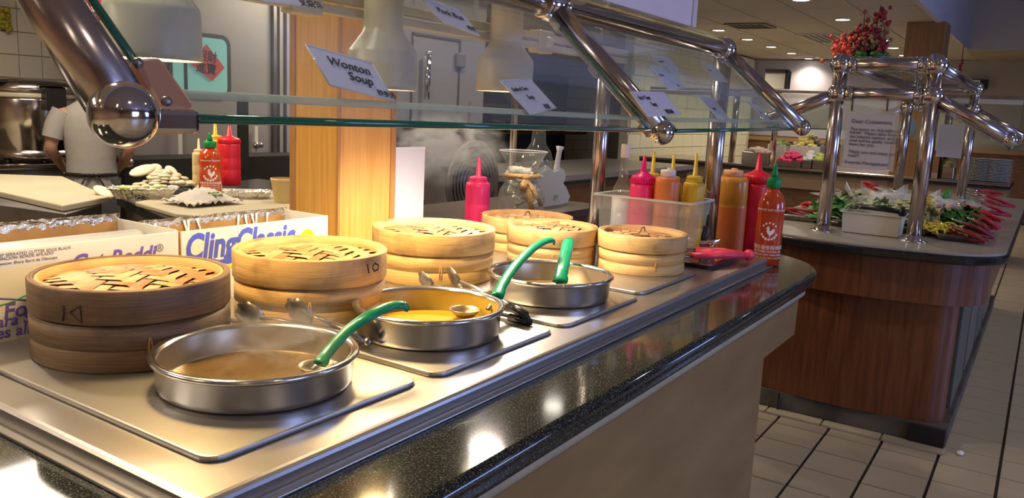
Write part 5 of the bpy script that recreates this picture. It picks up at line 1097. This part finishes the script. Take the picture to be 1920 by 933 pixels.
heap(4.80, .74, .2, .12, .12, 180, 'leaf', mat('pale_sprout', (.30, .42, .22), .5, col2=(.5, .55, .38), nscale=12), 'lettuce', 'pale green lettuce in the middle of the island', sz=.04)
heap(4.78, .56, .24, .15, .15, 240, 'leaf', mat('napa_cabbage', (.55, .56, .28), .5, col2=(.62, .58, .42), nscale=10), 'cabbage', 'pale yellow cabbage behind the deep steel pan', sz=.04)
heap(4.80, .54, .11, .10, .17, 80, 'strip', mat('yellow_pepper', (.75, .45, .02), .4), 'yellow_pepper', 'strips of yellow pepper on the cabbage', sz=.03)
heap(5.25, .48, .22, .2, .12, 110, 'blob', mat('pale_pink_onion', (.62, .42, .38), .4, col2=(.66, .6, .48), nscale=7, ramp=(.4, .6)), 'sliced_onion', 'pink and white sliced onion near the right of the island', sz=.035)
heap(5.25, .95, .22, .2, .12, 100, 'leaf', mat('film_over_food', (.42, .40, .30), .2, col2=(.3, .32, .15), nscale=10), 'wrapped_vegetable', 'film-covered vegetables at the back of the island', sz=.05)
heap(4.55, .40, .10, .10, .04, 70, 'strip', mat('yellow_squash', (.68, .56, .05), .4), 'yellow_squash', 'yellow squash strips beside the right island post', sz=.03)
heap(4.78, .34, .14, .10, .10, 90, 'leaf', dg, 'dark_greens', 'dark green leaves between the right post and the red tongs', sz=.05)
heap(5.0, .33, .14, .10, .11, 60, 'leaf', dg, 'dark_greens', 'second clump of dark green leaves under the red tongs', sz=.05)
c = onz(1772, 366, 1.06); b = MB(); b.sphere((0, 0, 0), .05, 16, 10, (.45, .45, 1)); o = b.build('green_chili', mat('bright_green_pepper', (.07, .26, .03), .3)); o.location = c; o.rotation_euler = (.5, .5, 0); tag(o, 'bright green upright leaf standing out of the dark greens', 'food')
heap(5.35, .7, .3, .5, .05, 45, 'leaf', film, 'cling_film', 'crumpled cling film over the back trays of the island', z=ZI+.10, sz=.09)
def rtong(g0, g1, arm, z0, z1, label, m, w_=.019):
    a, b_, c_ = onz(*g1, z1), onz(*g0, z0), onz(*arm, z0); t = thing('red_tongs', label, 'tongs', a, 0, 'red-handled tongs on the island')
    for s_ in (-1, 1):
        off = Vector((0, 0, s_*w_*.8)); d_ = (b_-a).normalized(); MB().tube([a, a.lerp(b_, .5)+off, b_+off], [w_*.9, w_, w_*.8], 10, flat=.6).build('grip', m, t, True); MB().tube([b_+off, c_+off*.8], w_*.55, 8, flat=.4).build('arm', mat('bright_tong_steel', (.6, .58, .55), .2, 1), t, True)
    b = MB(); scallop(b, c_, (b_-c_), Vector((0, 0, 1)).cross(b_-c_), .07, .04); b.build('gripping_head', tong_m, t, True, solid=.001)
for i, (g0, g1, ar, z0, z1, lab, m) in enumerate((
    ((1781, 430), (1850, 453), (1738, 414), .97, .94, 'dark red tongs nearest the front corner of the island', dkred_h), ((1806, 424), (1864, 445), (1745, 397), .99, .95, 'dark red tongs, second from the front corner of the island', dkred_h),
    ((1826, 418), (1860, 438), (1790, 402), 1.0, .96, 'short-looking red tongs squeezed between dark red and bright red ones', dkred_h), ((1822, 406), (1874, 428), (1770, 384), 1.01, .97, 'red tongs above the dark greens, third from the back', red_h),
    ((1805, 389), (1880, 414), (1770, 372), 1.02, .98, 'long bright red tongs lying in the middle of the right-hand row', red_h), ((1839, 386), (1894, 404), (1795, 374), 1.01, .96, 'red tongs with long steel arms, second from the back of the row', red_h),
    ((1848, 371), (1901, 387), (1805, 356), 1.02, .97, 'red tongs farthest back in the right-hand row of the island', red_h), ((1832, 361), (1877, 363), (1800, 354), 1.0, .97, 'red tongs lying level behind the right-hand row', red_h),
    ((1530, 402), (1472, 392), (1570, 412), .96, .95, 'dark red tongs pointing left at the left end of the island', dkred_h), ((1528, 388), (1505, 383), (1560, 392), .99, .98, 'short red tongs handle just left of the left island post', red_h),
    ((1645, 352), (1616, 341), (1680, 362), 1.02, 1.04, 'bright red tongs sticking up at the back of the island, behind the lettuce', red_h))): rtong(g0, g1, ar, z0, z1, lab, m)
pan(4.85, 5.15, .24, .55, ZI+.12, .06, 'pale tray behind the right island post', mat('pale_tray', (.52, .46, .50), .4), 'tray', 'food_tray', .01) if False else None
# flowers on the guard
FX = 5.4; f0 = onx(1632, 114, FX); fl_ = thing('flower_arrangement', 'tall arrangement of red and pink artificial flowers on the island guard', 'flowers', (FX, f0.y, zu+.04))
MB().lathe([(.09, 0), (.11, .03), (.10, .06)], 20, Matrix.Translation((FX, f0.y, zu+.04))).build('basket', blackp, fl_, True)
MB().tube([(FX-.0, f0.y, zu+.09), (FX, f0.y, zu+.09)], .05, 8)
b = MB()
for k in range(26): a = random.uniform(0, 6.28); u = Vector((cos(a), sin(a), random.uniform(-.2, .3))); c = Vector((FX, f0.y, zu+.12)); b.sphere(tuple(c+u*.08), .035, 6, 4, (1, 1, .5))
b.build('moss', dg, fl_, True)
stems = MB(); r_b, d_b, t_b, l_b = MB(), MB(), MB(), MB()
for k in range(44):
    px = random.choice([random.uniform(1583, 1668), random.gauss(1630, 16)]); lo = 8 if 1620 < px < 1662 else (52 if px > 1590 else 60); py = random.uniform(lo, 92)
    tip = onx(px, py, FX+random.uniform(-.08, .08)); s0 = Vector((FX, f0.y, zu+.10)); mid = s0.lerp(tip, .55)+Vector((random.uniform(-.02, .02), random.uniform(-.03, .03), .01)); stems.tube([s0, mid, tip], [.004, .003, .002], 5)
    tgt = random.choice([d_b, t_b, l_b, d_b])
    for j in range(6): q = s0.lerp(tip, random.uniform(.55, 1.02)); tgt.sphere((q.x+random.uniform(-.02, .02), q.y+random.uniform(-.02, .02), q.z+random.uniform(-.02, .02)), random.uniform(.007, .016), 6, 4)
for px, py, n in ((1578, 93, 46), (1584, 86, 14)):
    c = onx(px, py, FX-.05)
    for k in range(n): r_b.sphere((c.x+random.gauss(0, .02), c.y+random.gauss(0, .03), c.z+random.gauss(0, .035)), .014, 6, 4)
for px, py, n in ((1622, 65, 26), (1630, 60, 12), (1612, 60, 8), (1656, 38, 12), (1650, 25, 8)):
    c = onx(px, py, FX)
    for k in range(n): d_b.sphere((c.x+random.gauss(0, .015), c.y+random.gauss(0, .022), c.z+random.gauss(0, .022)), .013, 6, 4)
stems.build('stem', mat('brown_stem', (.10, .07, .03), .7), fl_, True)['kind'] = 'stuff'
r_b.build('coral_bloom', mat('coral_petals', (.75, .10, .05), .6), fl_, True)['kind'] = 'stuff'; d_b.build('dark_red_bloom', mat('dark_red_petals', (.30, .025, .03), .6), fl_, True)['kind'] = 'stuff'; t_b.build('tan_bud', mat('tan_buds', (.40, .22, .12), .7), fl_, True)['kind'] = 'stuff'; l_b.build('pale_leaf', mat('faded_leaf', (.28, .22, .08), .7), fl_, True)['kind'] = 'stuff'

# ------------------------------------------------------------------ back buffet
BX = 10.1; bb = thing('back_buffet', 'long wooden buffet counter at the far side of the dining room', 'counter', (BX+.6, 2.2, 0)); YL, YR = 4.6, .30
MB().box((BX+.62, (YL+YR)/2, .905), (1.3, YL-YR, .03)).build('steel_top', satin, bb, True, bevel=.01)
MB().box((BX+.62, (YL+YR)/2, .872), (1.26, YL-YR, .034)).build('black_edge', dark, bb, True)
MB().box((BX+.66, (YL+YR)/2, .76), (1.2, YL-YR-.04, .19)).build('wood_apron', mat('tan_apron_wood', (.30, .20, .10), .5), bb, True)
MB().box((BX+.72, (YL+YR)/2, .34), (1.1, YL-YR-.1, .65)).build('wood_front', mid_w, bb, True)
bg = thing('back_sneeze_guard', 'glass and steel sneeze guard on the back buffet', 'sneeze guard', (BX+.5, 2.2, .92))
zt = onx(1490, 172, BX+.2).z
MB().box((BX+.2, (YL+YR)/2, zt), (.05, YL-YR, .03)).build('dark_rail', dsteel, bg, True); MB().box((BX+.2, (YL+YR)/2, zt-.05), (.05, YL-YR, .05)).build('pale_rail', mat('pale_rail', (.5, .47, .40), .4), bg, True)
for px, py in ((1372, 285), (1702, 345), (1770, 320), (1448, 285)):
    e = onx(px, 290, BX+.3); MB().tube([(BX+.3, e.y, .92), (BX+.3, e.y, zt)], .04 if px != 1702 else .05, 16).build('post', satin, bg, True)
MB().slab([Vector((BX+.2, YL, zt-.08)), Vector((BX+.2, YR, zt-.08)), Vector((BX-.1, YR, zt-.5)), Vector((BX-.1, YL, zt-.5))], .008).build('glass_pane', glass_m, bg, True)
def btray(x0p, x1p, yp, X, h, foodm, label, flabel, nm, hp=.08, sz=.05):
    a, b_ = onx(x0p, yp, X), onx(x1p, yp, X); yy0, yy1 = min(a.y, b_.y), max(a.y, b_.y)
    t = thing('buffet_tray', label, 'tray', (X+.15, (yy0+yy1)/2, .921), 0, 'trays on the back buffet'); z = max(a.z-.92-h, 0)
    t.location.z = .921+z; MB().prism([(-.16, -(yy1-yy0)/2), (.16, -(yy1-yy0)/2), (.16, (yy1-yy0)/2), (-.16, (yy1-yy0)/2)], -z if z > .02 else 0, h).build('tray_body', satin if h < .06 else mat('pale_satin_pan', (.50, .47, .40), .38, .8), t, bevel=.006)
    if foodm: heap(X+.15, (yy0+yy1)/2, .14, (yy1-yy0)*.46, hp, 70, 'blob', foodm, nm, flabel, .921+z+h, sz)
pal = mat('pale_noodle', (.5, .42, .3), .5)
btray(1392, 1440, 284, BX+.10, .05, mat('pinkish_slices', (.50, .30, .26), .5, col2=(.5, .44, .34), nscale=5), 'leftmost low tray on the back buffet', 'pinkish slices in the leftmost tray of the back buffet', 'sliced_fruit', .05)
btray(1456, 1502, 300, BX+.05, .05, mat('magenta_cubes', (.62, .03, .12), .4), 'low tray of magenta pieces on the back buffet', 'bright magenta heap on the back buffet', 'pickled_radish', .12)
btray(1505, 1522, 300, BX+.05, .05, mat('white_cubes', (.62, .6, .58), .4), 'low tray of white pieces beside the magenta ones', 'white pieces beside the magenta heap', 'tofu', .10)
btray(1524, 1545, 300, BX+.05, .05, mat('lime_slices', (.45, .5, .1), .4), 'low tray of lime-green pieces left of the island post', 'lime-green pieces left of the island post', 'melon', .08)
btray(1440, 1472, 270, BX+.45, .10, mat('green_mix', (.2, .3, .08), .5), 'raised pan at the back left of the back buffet', 'green pieces in the raised pan at the back left', 'salad', .05)
btray(1482, 1538, 272, BX+.45, .10, mat('lemon_yellow', (.75, .6, .08), .4, col2=(.6, .58, .5), nscale=6), 'raised pan heaped with yellow fruit on the back buffet', 'yellow and white fruit heaped in the raised pan', 'pineapple', .14)
btray(1676, 1700, 306, BX+.1, .05, mat('cooked_mix', (.42, .30, .14), .5, col2=(.5, .5, .2), nscale=6), 'tray of brown mix between the notice and the island post', 'brown mixed dish between the notice and the island post', 'stir_fry', .16)
btray(1768, 1790, 312, BX+.1, .05, mat('red_green_mix', (.35, .12, .06), .5, col2=(.15, .2, .05), nscale=6), 'tray of red and green pieces beyond the right island post', 'red and green pieces beyond the right island post', 'pepper_mix', .12)
# plates
pm = mat('white_china', (.50, .48, .44), .35)
for px, n, lab in ((1838, 15, 'left'), (1866, 15, 'right')):
    e = onx(px, 334, BX+.25)
    for k in range(n):
        o = MB().lathe([(.07, 0), (.12, .006), (.15, .013), (.148, .015), (.11, .009), (0, .006)], 24, caps=False).build('dinner_plate', pm); o.location = (BX+.25, e.y, .921+.0165*k)
        tag(o, 'white dinner plate in the %s stack at the right end of the back buffet' % lab, 'plate', 'white plates, %s stack' % lab)
for k, px in enumerate((1697, 1730)):
    e = onx(px, 268, BX+.35); t = thing('buffet_heat_lamp', ['bright heat lamp peeking out right of the notice', 'glowing heat lamp just left of the right island post'][k], 'lamp', e)
    MB().lathe([(.03, .45), (.03, .2), (.10, .08), (.11, 0)], 24, caps=False).build('shade', chrome, t); MB().sphere((0, 0, .01), .08, 16, 10, (1, 1, .6)).build('bulb', glow, t)
    spot('buffet_lamp_light', (e.x, e.y, e.z-.06), 30, (1, .8, .6), 2.4)
e = onx(1702, 238, BX+.1); o = MB().sphere((0, 0, 0), .13, 16, 10, (.6, .8, 1.1)).build('blue_bag', mat('grey_blue_bag', (.12, .22, .30), .35, bump=.5, bscale=12)); o.location = e; tag(o, 'grey-blue bag hanging above the bright heat lamp', 'bag')
for k, (x0p, x1p) in enumerate(((1690, 1704), (1720, 1738))):
    a, b_ = onx(x0p, 202, 15.5), onx(x1p, 218, 15.5); o = MB().box((0, 0, 0), (.03, abs(a.y-b_.y), a.z-b_.z)).build('picture_frame', blackp); o.location = (15.66, (a.y+b_.y)/2, (a.z+b_.z)/2); tag(o, ['small black square frame on the far wall, left one', 'small black square frame on the far wall by the island post'][k], 'picture')
a, b_ = onx(1808, 147, 15.4), onx(1850, 166, 15.4); t = thing('wall_screen', 'black and white wall screen at the far right of the dining room', 'screen', (15.6, (a.y+b_.y)/2, (a.z+b_.z)/2)); MB().box((0, 0, 0), (.06, abs(a.y-b_.y), a.z-b_.z)).build('screen_body', blackp, t); MB().box((-.035, abs(a.y-b_.y)*.15, 0), (.01, abs(a.y-b_.y)*.6, (a.z-b_.z)*.8)).build('screen_picture', white, t)
a, b_ = onx(1438, 133, 12.6), onx(1476, 167, 12.6); t = thing('wall_menu_board', 'pale board with dark top and side edge at the end of the yellow divider wall', 'board', (12.6, (a.y+b_.y)/2, (a.z+b_.z)/2)); dy, dz = abs(a.y-b_.y), a.z-b_.z
MB().box((0, 0, 0), (.12, dy, dz)).build('board_face', mat('pale_board', (.48, .46, .38), .6), t); MB().box((-.02, 0, dz/2), (.14, dy, .05)).build('dark_top', blackp, t); MB().box((-.02, -dy/2, 0), (.14, .05, dz)).build('dark_side', blackp, t)

# ------------------------------------------------------------------ steam over the pots
def steam(c, d, dens, label, seed):
    m = bpy.data.materials.new('steam_%d' % seed); m.use_nodes = True; nt = m.node_tree; nt.nodes.clear(); out = nd(nt, 'ShaderNodeOutputMaterial'); v = nd(nt, 'ShaderNodeVolumePrincipled'); v.inputs['Color'].default_value = (1, .98, .95, 1); v.inputs['Anisotropy'].default_value = .2
    tc = nd(nt, 'ShaderNodeTexCoord'); n = nd(nt, 'ShaderNodeTexNoise', Scale=2.2, Detail=3, Distortion=1.2); mp = nd(nt, 'ShaderNodeMapping'); mp.inputs['Location'].default_value = (seed*3.1, seed, 0); nt.links.new(tc.outputs['Object'], mp.inputs[0]); nt.links.new(mp.outputs[0], n.inputs['Vector'])
    ln = nd(nt, 'ShaderNodeVectorMath', operation='LENGTH'); nt.links.new(tc.outputs['Object'], ln.inputs[0])
    fal = nd(nt, 'ShaderNodeMapRange'); fal.inputs['From Min'].default_value = 1; fal.inputs['From Max'].default_value = .2; nt.links.new(ln.outputs['Value'], fal.inputs['Value'])
    rp = nd(nt, 'ShaderNodeMapRange'); rp.inputs['From Min'].default_value = .45; rp.inputs['From Max'].default_value = .72; rp.inputs['To Max'].default_value = dens; nt.links.new(n.outputs['Fac'], rp.inputs['Value'])
    mu = nd(nt, 'ShaderNodeMath', operation='MULTIPLY'); nt.links.new(fal.outputs[0], mu.inputs[0]); nt.links.new(rp.outputs[0], mu.inputs[1]); nt.links.new(mu.outputs[0], v.inputs['Density']); nt.links.new(v.outputs[0], out.inputs['Volume'])
    o = MB().sphere((0, 0, 0), 1, 20, 12).build('steam', m); o.location = c; o.scale = d; tag(o, label, 'steam', None, 'stuff')
sp_ = ony(835, 282, 2.55)
steam((sp_.x, sp_.y, sp_.z), (.42, .30, .20), 16, 'wisp of steam drifting between the switch plate and the round fan', 1)
steam((1.0, 1.17, 1.0), (.16, .16, .08), 6, 'faint steam inside the nearest pot', 2)

p = onz(1800, 852, 0); o = MB().sphere((0, 0, 0), .02, 8, 6, (1.2, .8, .5)).build('paper_scrap', white); o.location = (p.x, p.y, .009); tag(o, 'tiny white scrap lying on the floor tiles beside the island', 'scrap')
